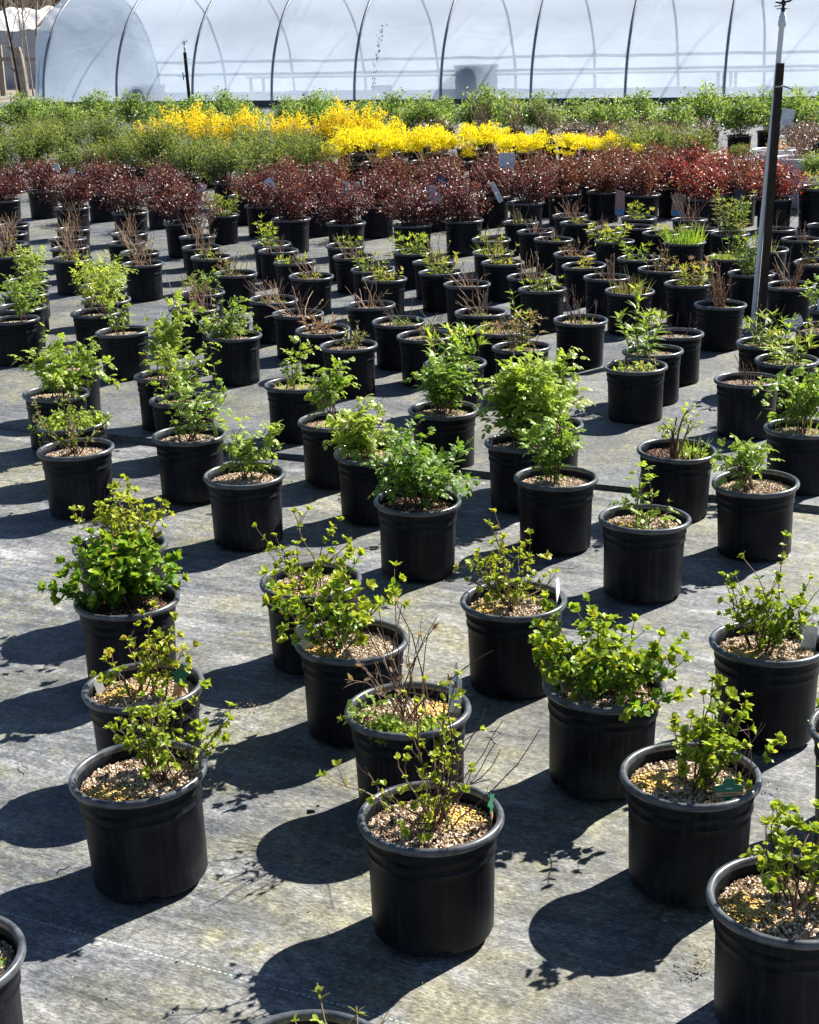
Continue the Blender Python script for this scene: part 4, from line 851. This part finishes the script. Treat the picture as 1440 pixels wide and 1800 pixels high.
# mixed dull shrubs on the right, behind
mx = [(770, 246, 'purple'), (850, 250, 'twiggy'), (905, 250, 'twiggy'), (960, 250, 'twiggy'), (1000, 250, 'purple'), (1060, 252, 'purple'), (1120, 252, 'purple'), (1150, 275, 'juniper'), (1180, 255, 'purple'), (1210, 282, 'juniper'), (1235, 258, 'purple'), (1110, 282, 'juniper'), (1400, 262, 'purple'), (1432, 250, 'purple'), (700, 240, 'purple')]
mx.sort()
for i, (px, py, k) in enumerate(mx):
    back_shrub(px, py, k, '%s, %s of the mixed shrubs behind' % ({'purple': 'purplish brown small leaved shrub', 'twiggy': 'tall bare twiggy shrub', 'juniper': 'low green needled shrub', 'orange': 'orange tinted low shrub'}[k], ORD[i]), 'potted_shrub', 'mixed shrubs behind the barberries', 1.05 if k != 'twiggy' else 1.2, 1.1)
# the row of green shrubs along the greenhouse
GREYPOT = None
hd = [(x, 214 + x * .006 + (8 if k % 2 else 0)) for k, x in enumerate((-8, 38, 88, 120, 174, 240, 296, 352, 395, 432, 502, 548, 575, 640, 690, 745, 782, 850, 905, 955, 1012, 1068, 1128, 1182, 1245, 1300, 1352, 1405, 1450))]
LAST = ['fifth from the right', 'fourth from the right', 'third from the right', 'second from the right', 'rightmost']
for i, (px, py) in enumerate(hd):
    nm = ORD[i] if i < 24 else LAST[i - 24]
    back_shrub(px, py + 9, 'hedge', 'upright green shrub, %s in the row along the greenhouse' % nm, 'potted_shrub', 'green shrubs along the greenhouse', 1.0 + .38 * ((i * 37) % 10) / 10, 1.2, .80 + .2 * ((i * 53) % 7) / 7)
# printed sleeves and tags among the barberries
def field_tag(px, py, z, label, w_, h_, mat, yaw=0, lean=(0, 0), extra=()):
    x, y = spot(px, py, z)
    t = thing('plant_tag', label, 'tag', (x, y, z), (math.radians(lean[0]), math.radians(lean[1]), math.radians(yaw)), 'tags among the barberries')
    q = QM(); slab(q, sym([(w_ * .4, -h_ / 2), (w_ / 2, -h_ * .4), (w_ / 2, h_ * .38), (w_ * .42, h_ / 2)]), .003); ob('blade', q.mesh('blade', mat, False), t)
    for nm, pm, (x0, x1, z0, z1) in extra:
        q = QM(); slab(q, [((x0, z0), (x1, z0)), ((x0, z1), (x1, z1))], .0045); ob(nm, q.mesh(nm, pm, False), t)
CLEARW = plain('crumpled_white_sleeve', (0.55, 0.60, 0.66), 0.3, 0.35, 45)
field_tag(126, 303, .50, 'white tag in the second barberry from the left', .055, .08, CLEARW, 10, (0, 20))
field_tag(100, 294, .52, 'pale grey tag left of the white tag in the barberries', .06, .06, CLEARW, -20, (0, -15))
field_tag(354, 333, .50, 'grey tag leaning right behind the fourth barberry', .055, .1, CLEARW, 10, (-10, 35))
field_tag(476, 326, .50, 'blue and white tag leaning in the barberries, left of middle', .07, .12, CLEARW, 15, (-10, -30), (('blue_print', BLUEP, (-.03, .03, -.05, -.015)),))
field_tag(609, 338, .46, 'blue tinted white tag in the sixth front barberry', .05, .16, CLEARW, 5, (0, 5), (('blue_print', BLUEP, (-.02, .0, -.06, .06)),))
field_tag(628, 325, .52, 'small crumpled white tag beside the blue tinted one', .05, .05, CLEARW, 5, (0, -10))
field_tag(761, 342, .42, 'big crumpled white sleeve in the middle barberries', .12, .15, CLEARW, 12, (-12, -6))
field_tag(776, 320, .52, 'dark slate tag with a white fold above the crumpled sleeve', .10, .10, DARKP, -10, (-10, 25), (('white_fold', WHITE, (-.03, .035, .005, .012)),))
field_tag(873, 338, .46, 'narrow white sleeve slanting right between two barberries', .045, .17, CLEARW, 20, (0, -28))
field_tag(1090, 357, .24, 'picture tag with a blue foot left of the light leaved plant', .08, .20, BROWNP, 5, (-6, 2), (('blue_foot', BLUEP, (-.036, .036, -.095, -.05)),))
field_tag(1192, 360, .22, 'picture tag with a blue foot under the scarlet barberry', .10, .19, BROWNP, -6, (-8, 6), (('blue_foot', BLUEP, (-.042, .042, -.09, -.05)),))
field_tag(1300, 352, .24, 'picture tag with a blue foot hidden left of the pole', .09, .17, DARKP, -6, (-8, 4), (('blue_foot', BLUEP, (-.04, .04, -.075, -.03)),))
field_tag(891, 282, .58, 'clear crumpled sleeve over the barberries below the yellow mounds', .14, .13, CLEARW, 5, (0, 0))
field_tag(1383, 214, .55, 'white sleeve right of the sprinkler pole among green shrubs', .16, .3, CLEARW, 10, (0, 10))
field_tag(148, 221, .25, 'grey tag in the green row at the far left', .3, .12, CLEARW, 0, (-20, 0))
field_tag(148 + 0, 236, .2, 'pale leaning sleeve in the gap of the green row, far left', .26, .42, CLEARW, 0, (0, -4))

# white printed pots at the right
WPOT = plain('white_pot_plastic', (0.84, 0.86, 0.88), 0.4, 0.06, 8)
LETT = plain('dark_lettering', (0.04, 0.05, 0.055), 0.6, 0.2, 20)
wp = POT_ME[False].copy(); wp.materials.clear(); wp.materials.append(WPOT); wr = RIM_ME[False].copy(); wr.materials.clear(); wr.materials.append(WPOT)
def white_pot(px, py, label, word, kind, sc=1.6, a0=-95):
    x, y = spot(px, py, .23 * sc)
    r = thing('potted_shrub', label, 'potted plant', (x, y, .004), (0, 0, 0), 'white printed pots')
    po = ob('pot', wp, r); po.scale = (sc, sc, sc); ob('rim', wr, po)
    s_ = ob('soil', SOIL_FAR[0], r); s_.scale = (sc, sc, sc)
    if word:
        cu = bpy.data.curves.new('lettering', 'FONT'); cu.body = word; cu.size = .115; cu.extrude = .0015; cu.align_x = 'CENTER'
        tmp = bpy.data.objects.new('lettering', cu); COL.objects.link(tmp)
        dg = bpy.context.evaluated_depsgraph_get(); me = bpy.data.meshes.new_from_object(tmp.evaluated_get(dg)); bpy.data.objects.remove(tmp)
        me.materials.clear(); me.materials.append(LETT)
        for v in me.vertices:
            zz = .255 + v.co.y; rr = (.1268 if zz > .3 else .1225) * sc + .004 + v.co.z; th = math.radians(a0) + v.co.x / rr
            v.co = (rr * math.cos(th), rr * math.sin(th), zz)
        ob('lettering', me, r)
    st, fo_ = BAR[kind][0]
    for nm, me in (('stems', st), ('foliage', fo_)):
        o = ob(nm, me, r, (0, 0, SOILZ * sc)); o.scale = ((.75,) * 3 if kind == 'purple' else (.5,) * 3)
white_pot(1406, 279, 'white pot printed PAV under a purplish twiggy shrub, right of the pole', 'PAV', 'purple', 1.9, -118)
white_pot(1362, 264, 'white pot printed PAV with orange leaves, half hidden by the sprinkler pole', 'PAV', 'orange', 1.7, -85)
white_pot(1300, 279, 'white pot left of the sprinkler pole with low green leaves', 'PAV', 'juniper', 1.45, -70)
white_pot(1235, 268, 'white pot farthest left among the white printed pots', '', 'juniper', 1.4)
white_pot(1436, 310, 'white pot at the right edge in front of the other white pots', '', 'hedge', 1.35)

# ------------------------------------------------------------------ sprinklers
WOODD = plain('dark_wet_wood', (0.030, 0.022, 0.018), 0.7, 0.35, 40, 0.2)
PVC = plain('grey_white_pvc', (0.66, 0.69, 0.71), 0.4, 0.08, 12)
BLK = plain('black_plastic_head', (0.012, 0.012, 0.014), 0.45, 0.3, 40)
CORDM = plain('grey_tie', (0.34, 0.33, 0.30), 0.7, 0.2, 40)
def sprinkler(x, y, h_st, h_top, lean, label, pipe_off=-.038, st=.038, pr=.015, detail=True):
    r = thing('sprinkler_riser', label, 'sprinkler', (x, y, 0), (0, math.radians(lean), 0), 'sprinkler risers on stakes')
    q = QM(); box(q, (0, 0, h_st / 2), (st, st * .8, h_st)); ob('stake', q.mesh('stake', WOODD, False), r)
    q = QM(); tube(q, [(pipe_off, .03, 0), (pipe_off * .8, .03, h_st * .35), (pipe_off * .45, .032, h_st * .65), (-.004, .034, h_st * .95), (.002, .034, h_top - .16)], pr, pr, 14); ob('pipe', q.mesh('pipe', PVC), r)
    q = QM(); lathe(q, [(.002, 0), (.021, 0), (.0215, .03), (.019, .034), (.019, .052), (.014, .058), (.012, .075), (.002, .076)], 18); cpl = ob('coupling', q.mesh('coupling', PVC), r, (.002, .034, h_top - .165))
    q = QM(); tube(q, [(-st * .62, -st * .5, 0), (st * .6, -st * .5, .004), (st * 1.3, -st * .3, -.004), (st * 1.7, -.02, -.012)], .006, .006, 6); ob('tie', q.mesh('tie', CORDM), r, (0, 0, h_st - .12))
    q = QM(); z0 = h_top - .095
    lathe(q, [(.002, 0), (.010, 0), (.011, .018), (.018, .020), (.018, .024), (.009, .026), (.008, .036), (.013, .040), (.013, .058), (.007, .064), (.002, .066)], 14)
    tube(q, [(.005, 0, .02), (.035, 0, .021)], .002, .002, 4); tube(q, [(-.005, 0, .02), (-.035, 0, .0185)], .002, .002, 4)
    hd_ = ob('sprinkler_head', q.mesh('sprinkler_head', BLK), r, (.002, .034, z0))
    q = QM(); tube(q, [(-.042, 0, .055), (-.018, 0, .048), (.0, 0, .052), (.03, -.004, .058), (.05, -.006, .072)], .006, .006, 6); box(q, (.05, -.006, .076), (.018, .014, .016)); tube(q, [(0, 0, .05), (0, 0, .095)], .009, .006, 8)
    tube(q, [(-.014, 0, .036), (-.032, 0, .033), (-.05, 0, .030)], .003, .002, 4)
    ob('swing_arm', q.mesh('swing_arm', BLK), hd_)
    return r
sprinkler(*spot(1337, 585), 1.45, 1.80, 1.35, 'tall sprinkler riser with a white pipe tied to a dark stake, right side')
r2 = sprinkler(*spot(339, 233), 1.39, 1.60, -2.0, 'small distant sprinkler riser on a dark stake above the yellow shrubs', .02, .055, .02)
q = QM(); box(q, (-.07, 0, .99), (.02, .02, .13)); box(q, (-.045, 0, .985), (.04, .02, .02)); ob('valve_handle', q.mesh('valve_handle', BLUEP, False), r2)

# ------------------------------------------------------------------ greenhouse
GA = np.array([-9.055, 39.305]); GD = np.array([math.cos(-0.3769), math.sin(-0.3769)]); GN = np.array([-GD[1], GD[0]])   # base line from the left end, direction, into the house
RAD = 2.9; STEP = 2.153; NR = 13
def film_material():
    m, t, out = new_mat('cloudy_plastic_film')
    co = coord(t)
    v = mapping(t, co, rot=(0, 0.5, 0), scale=(.5, 1.1, .9))
    wr_ = noise(t, v, 1.2, 5, 0.6, 0.6); cl = noise(t, co, 0.35, 4, 0.55)
    nr = bump(t, wr_, 0.3, 0.12)
    df = N(t, 'ShaderNodeBsdfDiffuse'); df.inputs[0].default_value = (0.70, 0.80, 0.93, 1); t.links.new(nr, df.inputs['Normal'])
    tl = N(t, 'ShaderNodeBsdfTranslucent'); tl.inputs[0].default_value = (0.80, 0.88, 0.97, 1); t.links.new(nr, tl.inputs['Normal'])
    m1 = N(t, 'ShaderNodeMixShader'); m1.inputs[0].default_value = 0.74; t.links.new(df.outputs[0], m1.inputs[1]); t.links.new(tl.outputs[0], m1.inputs[2])
    gl = N(t, 'ShaderNodeBsdfGlossy'); gl.inputs['Roughness'].default_value = 0.28; gl.inputs[0].default_value = (0.9, 0.93, 1, 1); t.links.new(nr, gl.inputs['Normal'])
    m2 = N(t, 'ShaderNodeMixShader'); m2.inputs[0].default_value = 0.10; t.links.new(m1.outputs[0], m2.inputs[1]); t.links.new(gl.outputs[0], m2.inputs[2])
    tp = N(t, 'ShaderNodeBsdfTransparent'); tp.inputs[0].default_value = (0.93, 0.96, 1, 1)
    m3 = N(t, 'ShaderNodeMixShader'); t.links.new(ramp(t, cl, [(0.3, 0.78), (0.7, 0.86)]), m3.inputs[0])
    t.links.new(tp.outputs[0], m3.inputs[1]); t.links.new(m2.outputs[0], m3.inputs[2]); t.links.new(m3.outputs[0], out.inputs[0])
    return m
FILM = film_material()
STEEL = plain('galvanised_steel', (0.24, 0.26, 0.28), 0.45, 0.2, 12, 0.5, 0.6)
BOARD = plain('grey_base_board', (0.10, 0.10, 0.095), 0.8, 0.3, 10)
gh = thing('greenhouse', 'long hoop greenhouse covered in cloudy white plastic behind the plants', 'greenhouse', (GA[0], GA[1], 0), (0, 0, math.atan2(GD[1], GD[0])))
# local axes: x along the house, y into it
LEN = STEP * (NR - 1)
q = QM(); xs = np.linspace(-.35, LEN, 640); an = np.linspace(0, math.pi, 90)
Xg, Ag = np.meshgrid(xs, an)
rngf = np.random.default_rng(77)
sag = np.abs(np.sin(Xg / STEP * math.pi))
Rr = RAD - .035 * sag * np.clip(np.sin(Ag), .2, 1) + .012 * np.sin(Xg * 2.1 + Ag * 9 + 2 * np.sin(Xg * .7)) + .006 * np.sin(Xg * 5.3 - Ag * 15)
for k in range(46):
    x0 = rngf.uniform(0, 25) if k > 16 else rngf.uniform(0, 9); a0 = rngf.uniform(.15, 1.2); sl = rngf.uniform(-1, 1) * 1.1 + .9; ln = rngf.uniform(.1, .3)
    Rr = Rr + rngf.uniform(.008, .028) * np.exp(-((Xg - x0 - sl * (Ag - a0)) / .06) ** 2 - ((Ag - a0) / ln) ** 2)
V = np.stack([Xg + .10 * np.sin(Ag * 7) * (Xg < -.2), RAD - Rr * np.cos(Ag), .06 + Rr * np.sin(Ag)], -1)
n, m_ = len(xs), len(an); i = np.arange(m_ - 1)[:, None] * n; j = np.arange(n - 1)[None]
q.add(V, np.stack([i + j, i + j + 1, i + n + j + 1, i + n + j], -1)); ob('plastic_film', q.mesh('plastic_film', FILM), gh)
for k in range(NR):
    q = QM(); a = np.linspace(0, math.pi, 40); r_ = RAD + .03
    tube(q, np.stack([np.full(40, k * STEP), RAD - r_ * np.cos(a), .03 + r_ * np.sin(a)], -1), .032, .032, 8); ob('hoop', q.mesh('hoop', STEEL), gh)
for yy in (-.03, 2 * RAD + .03):
    q = QM(); box(q, (LEN / 2, yy, .07), (LEN + .4, .045, .17)); ob('base_board', q.mesh('base_board', BOARD, False), gh)
for yy, zz in ((2 * RAD - .08, 1.02), (2 * RAD - .05, .62)):
    q = QM(); tube(q, [(0, yy, zz), (LEN, yy, zz)], .035, .035, 8); ob('side_rail', q.mesh('side_rail', STEEL), gh)
q = QM(); a = np.linspace(0, math.pi, 48); rr_ = np.linspace(.02, 1, 12)
Rg, Ag = np.meshgrid(rr_ * (RAD - .03), a); i = np.arange(47)[:, None] * 12; j = np.arange(11)[None]
q.add(np.stack([.02 + .05 * np.sin(Rg * 4 + Ag * 6), RAD - Rg * np.cos(Ag), .06 + Rg * np.sin(Ag)], -1), np.stack([i + j, i + j + 1, i + 13 + j, i + 12 + j], -1)); ob('added_end_film', q.mesh('added_end_film', FILM), gh)  # end wall film added to brighten the dark view through the left end
# cracked strip of dirt on the film
CRK = plain('brown_dirt_on_film', (0.36, 0.33, 0.30), 0.9, 0.3, 30)
q = QM(); rg = np.random.default_rng(4)
for k in range(90):
    a = .12 + .55 * rg.random(); x0 = 4 * STEP + .5 + .11 * (a - .3) + rg.normal(0, .035)
    r_ = RAD + .012; sz = .008 + .018 * rg.random() ** 2
    c = np.array([x0, RAD - r_ * math.cos(a), .06 + r_ * math.sin(a)]); tv = np.array([0, math.sin(a), math.cos(a)]); xv = np.array([1, .3 * rg.normal(), 0])
    q.add([c - xv * sz * .5 - tv * sz, c + xv * sz * .5 - tv * sz * .6, c + xv * sz * .4 + tv * sz, c - xv * sz * .5 + tv * sz * .7], [[0, 1, 2, 3]])
ob('dirt_streak', q.mesh('dirt_streak', CRK, False), gh)['kind'] = 'stuff'
# the floor inside
q = QM(); z = .0
q.add([[0, .05, z], [LEN, .05, z], [LEN, 2 * RAD - .05, z], [0, 2 * RAD - .05, z]], [[0, 1, 2, 3]])
fl = structure(ob('greenhouse_floor', q.mesh('greenhouse_floor', plain('pale_gravel_floor', (0.34, 0.32, 0.31), .9, .25, 20)), loc=(GA[0], GA[1], -.008), rot=(0, 0, math.atan2(GD[1], GD[0]))))
def ghp(x, y): return GA[0] + GD[0] * x + GN[0] * y, GA[1] + GD[1] * x + GN[1] * y
TUBM = plain('dark_grey_tub', (0.012, 0.016, 0.024), 0.6, 0.2, 10)
def tub(px, dep, wid, h_, label, name='tub'):
    # along the sight line of a photograph column, dep metres inside the wall
    x0, y0 = spot(px, 200); d = np.array([x0, y0])
    # meet the line at depth dep
    A = np.array([[d[0], -GD[0]], [d[1], -GD[1]]]); b_ = GA + GN * dep
    s, _ = np.linalg.solve(A, b_); p = d * s
    t = thing(name, label, 'tub', (p[0], p[1], 0.0)); q = QM(); r_ = wid / 2
    lathe(q, [(.01, .01), (r_ * 1.0, .0), (r_ * .96, h_ * .92), (r_ * 1.03, h_ * .93), (r_ * 1.03, h_), (r_ * .93, h_), (r_ * .88, h_ * .5), (.01, h_ * .45)], 40); ob('tub_body', q.mesh('tub_body', TUBM), t)
    q = QM(); lathe(q, [(r_ * .965, h_ * .55), (r_ * 1.0, h_ * .56), (r_ * 1.0, h_ * .6), (r_ * .965, h_ * .61)], 40); ob('band', q.mesh('band', TUBM), t)
tub(838, .68, 1.0, .88, 'big dark tub seen blurred through the greenhouse plastic')
tub(264, .53, .85, .52, 'low dark tub behind the plastic near the small sprinkler')
tub(672, 1.4, .5, .42, 'small grey tub low behind the plastic in the middle of the greenhouse')
PALE = plain('pale_timber', (0.80, 0.62, 0.46), .7, .2, 6)
ang = math.atan2(GD[1], GD[0])
# benches along the far wall
for k, (x0, x1) in enumerate(((3.5, 9.9), (10, 16.4), (16.5, 23))):
    x, y = ghp((x0 + x1) / 2, 4.9); t = thing('bench', 'pale grow bench %s along the far wall inside the greenhouse' % ('on the left', 'in the middle', 'on the right')[k], 'bench', (x, y, 0), (0, 0, ang), 'benches inside the greenhouse')
    q = QM(); box(q, (0, 0, .55), (x1 - x0, .9, .05)); ob('bench_top', q.mesh('bench_top', PALE, False), t)
    for sx in (-1, 1):
        for sy in (-1, 1):
            q = QM(); box(q, (sx * (x1 - x0 - .2) / 2, sy * .38, .2625), (.07, .07, .525)); ob('leg', q.mesh('leg', PALE, False), t)

# ------------------------------------------------------------------ left background: covered hut, fence, bare trees
SHEET = plain('white_cover_sheet', (0.74, 0.73, 0.72), .6, .12, 3, .3, 0, .05)
GSHEET = plain('greyish_plastic_sheet', (0.36, 0.37, 0.41), .45, .2, 2.5, .4, 0, .08)
hx, hy = spot(70, 160)
dsc = 58.0 / hy; hx *= dsc; hy *= dsc
hut = thing('covered_hut', 'low structure under a white sheet and grey plastic behind the fence', 'hut', (hx + .4, hy, -.03), (0, 0, .25))
q = QM(); uu = np.linspace(-2.0, 2.4, 40); vv = np.linspace(0, 1, 24); Ug, Vg = np.meshgrid(uu, vv)
Z = 2.82 - .82 * Vg ** 1.4 + .05 * np.sin(Ug * 5 + Vg * 4) + .04 * np.sin(Ug * 9 - Vg * 7); Yv = .2 - 1.35 * Vg
i = np.arange(23)[:, None] * 40; j = np.arange(39)[None]
q.add(np.stack([Ug + .12 * Vg * np.sign(Ug), Yv, Z], -1), np.stack([i + j, i + j + 1, i + 40 + j + 1, i + 40 + j], -1)); ob('roof_sheet', q.mesh('roof_sheet', SHEET), hut)
q = QM(); fold = .12 * np.sin(Ug * 7 + 1) * Vg + .06 * np.sin(Ug * 15) * Vg
Z = 2.02 * (1 - Vg) + .02; q.add(np.stack([Ug * (1.02 + .12 * Vg), -1.15 - fold - .25 * Vg, Z + .03 * np.sin(Ug * 5 + 4) * (1 - Vg)], -1), np.stack([i + j, i + j + 1, i + 40 + j + 1, i + 40 + j], -1)); ob('side_sheet', q.mesh('side_sheet', GSHEET), hut)
q = QM(); box(q, (0.2, 1.2, 1.3), (4.2, 1.8, 2.6)); ob('frame', q.mesh('frame', GSHEET, False), hut)
GWOOD = plain('weathered_grey_wood', (0.26, 0.23, 0.19), .85, .3, 14, .2)
def fp(px, dist):
    x, y = spot(px, 200); return x * dist / y, dist
fx, fy = fp(10, 50)
fn = thing('wooden_fence', 'weathered post and rail fence at the far left beside the greenhouse', 'fence', (fx, fy, -.03))
for k, dx in enumerate((-2.4, 0, 2.0)):
    q = QM(); box(q, (dx, 0, .78), (.17, .15, 1.56)); ob('post', q.mesh('post', GWOOD, False), fn)
for zz in (1.14, ):
    q = QM(); box(q, (-.2, -.09, zz), (4.8, .03, .13), rot=Euler((0, .02, 0))); ob('rail', q.mesh('rail', GWOOD, False), fn)
GT = plain('smooth_grey_bark', (0.30, 0.26, 0.21), .8, .35, 9, .2); DT = plain('dark_stake_wood', (0.03, 0.026, 0.024), .8, .3, 9, .2)
def bare_tree(px, dist, h_, r0, label, seed, nb=9, lean=0.0, mat=GT, stub=False):
    rng = np.random.default_rng(seed); x, y = fp(px, dist)
    t = thing('bare_tree', label, 'tree', (x, y, -.03), group='bare young trees at the far left')
    q = QM(); P = path(rng, (0, 0, 0), (lean, 0, 1), h_, 10, .035); tube(q, P, r0, r0 * (.95 if stub else .35), 8, .5); ob('trunk', q.mesh('trunk', mat), t)
    q = QM()
    for k in range(nb):
        p, dd = at(P, rng.uniform(.35, .98)); pd = rand_perp(rng, dd, 1)[0]
        Q = path(rng, p, dd * .8 + pd * .8 + UP * .2, h_ * rng.uniform(.15, .4), 6, .14, .04); tube(q, Q, r0 * .35, r0 * .12, 5)
        for _ in range(4):
            p2, d2 = at(Q, rng.uniform(.2, .95)); p3 = rand_perp(rng, d2, 1)[0]
            tube(q, path(rng, p2, d2 + p3 * .8, h_ * rng.uniform(.06, .18), 4, .15, .03), r0 * .16, r0 * .07, 4)
    ob('branches', q.mesh('branches', mat), t)
bare_tree(48, 47.5, 1.5, .115, 'thick pale tree trunk cut short beside the fence', 1, 5, -.02, stub=True)
bare_tree(39, 47, 3.4, .05, 'dark stake like sapling just left of the thick pale trunk', 2, 8, -.01, DT)
bare_tree(54, 48, 4.6, .03, 'thin sapling right of the thick pale trunk', 3, 10, -.06)
bare_tree(62, 48.5, 4.8, .034, 'slender sapling nearest the greenhouse corner', 4, 12, -.02)
bare_tree(34, 49, 4.4, .03, 'slender sapling between the fence post and the dark stake', 5, 10, -.04)
bare_tree(70, 52, 5.2, .05, 'taller bare tree behind the saplings at the greenhouse corner', 6, 14, .0)
# brown wood far behind
WOODM = plain('brown_wood_twigs', (0.13, 0.085, 0.06), .9, .4, 3, .1)
rng = np.random.default_rng(8); q = QM()
for k in range(420):
    x = rng.uniform(-40, 32); y = rng.uniform(84, 106); hh = rng.uniform(6, 11)
    P = path(rng, (x, y, 0), (rng.normal(0, .05), 0, 1), hh, 5, .06); tube(q, P, .11, .03, 4)
    for _ in range(9):
        p, dd = at(P, rng.uniform(.1, .98)); tube(q, path(rng, p, dd + rand_perp(rng, dd, 1)[0] * 1.1, rng.uniform(1.2, 3), 4, .16, .05), .03, .012, 4)
wd = ob('bare_wood', q.mesh('bare_wood', WOODM)); wd['kind'] = 'stuff'; wd['label'] = 'brown leafless wood far behind the greenhouse'
q = QM(); xs = np.linspace(-160, 160, 90); rgd = np.random.default_rng(3)
top = 9 + 2.5 * np.sin(xs * .11) + rgd.normal(0, .5, 90)
q.add(np.concatenate([np.stack([xs, 112 + 3 * np.sin(xs * .06), 0 * xs - .1], -1), np.stack([xs, 120 + 3 * np.sin(xs * .06), top], -1), np.stack([xs, 150 + 0 * xs, top * .7], -1)]), [[a + b * 90, a + 1 + b * 90, a + 91 + b * 90, a + 90 + b * 90] for b in (0, 1) for a in range(89)])
structure(ob('hill', q.mesh('hill', plain('brown_wooded_slope', (0.10, 0.075, 0.055), .95, .6, .6, .1))))

# ------------------------------------------------------------------ litter on the fabric
rng = np.random.default_rng(12); q = QM()
n = 1500; v = rng.random(n); yy = 1.9 + 7 * v ** 1.2; xx = rng.uniform(-.36, .36, n) * (yy + .6)
L = .003 + .010 * rng.random(n) ** 3
a = rng.random(n) * 6.28; D = np.stack([np.cos(a), np.sin(a), rng.normal(0, .12, n)], -1)
leaves(q, np.stack([xx, yy, np.full(n, .006)], -1), D, UP + rng.normal(0, .3, (n, 3)), L, L * rng.uniform(.15, .6, n), rng.random(n), far=True)
for (px, py, cn) in ((440, 1248, 34), (1010, 860, 16), (1330, 1290, 16), (95, 655, 24), (1340, 1385, 26), (1235, 1690, 50)):
    cx, cy = spot(px, py); a = rng.random(cn) * 6.28
    P = np.stack([cx + rng.normal(0, .03, cn), cy + rng.normal(0, .016, cn), .006 + .006 * rng.random(cn)], -1)
    D = np.stack([np.cos(a), np.sin(a), rng.normal(0, .25, cn)], -1); l = rng.uniform(.004, .018, cn)
    leaves(q, P, D, UP + rng.normal(0, .4, (cn, 3)), l, .0028, rng.uniform(.4, 1, cn), far=True)
LIT = tint_mat('dry_litter', [(0, (0.05, 0.04, 0.03)), (0.5, (0.24, 0.18, 0.11)), (1, (0.50, 0.43, 0.30))], .9, .1)
o = ob('leaf_litter', q.mesh('leaf_litter', LIT, False)); o['kind'] = 'stuff'; o['label'] = 'dry leaf and twig litter scattered on the fabric'
rng = np.random.default_rng(14)
for i, (px, py, l, az, lb) in enumerate(((48, 1355, .05, 1.9, 'short dark twig lying on the fabric at the left'), (100, 1540, .07, .3, 'thin curved twig left of the front left pot'), (1000, 1002, .05, .3, 'brown twig curled on the fabric behind the airy yellow pot'), (860, 1290, .06, -.2, 'thin straight twig right of the white hang tag'), (540, 1430, .022, .1, 'dark curled dead leaf left of the frontmost pot'))):
    x, y = spot(px, py); q = QM(); P = path(rng, (0, 0, .004), (math.cos(az), math.sin(az), .02), l, 6, .3); P[:, 2] = np.clip(P[:, 2], .003, .012)
    tube(q, P, .0016 if i != 4 else .006, .0007 if i != 4 else .003, 5); o = ob('twig', q.mesh('twig', BARK), loc=(x, y, .001)); tag(o, lb, 'twig', 'twigs on the fabric')
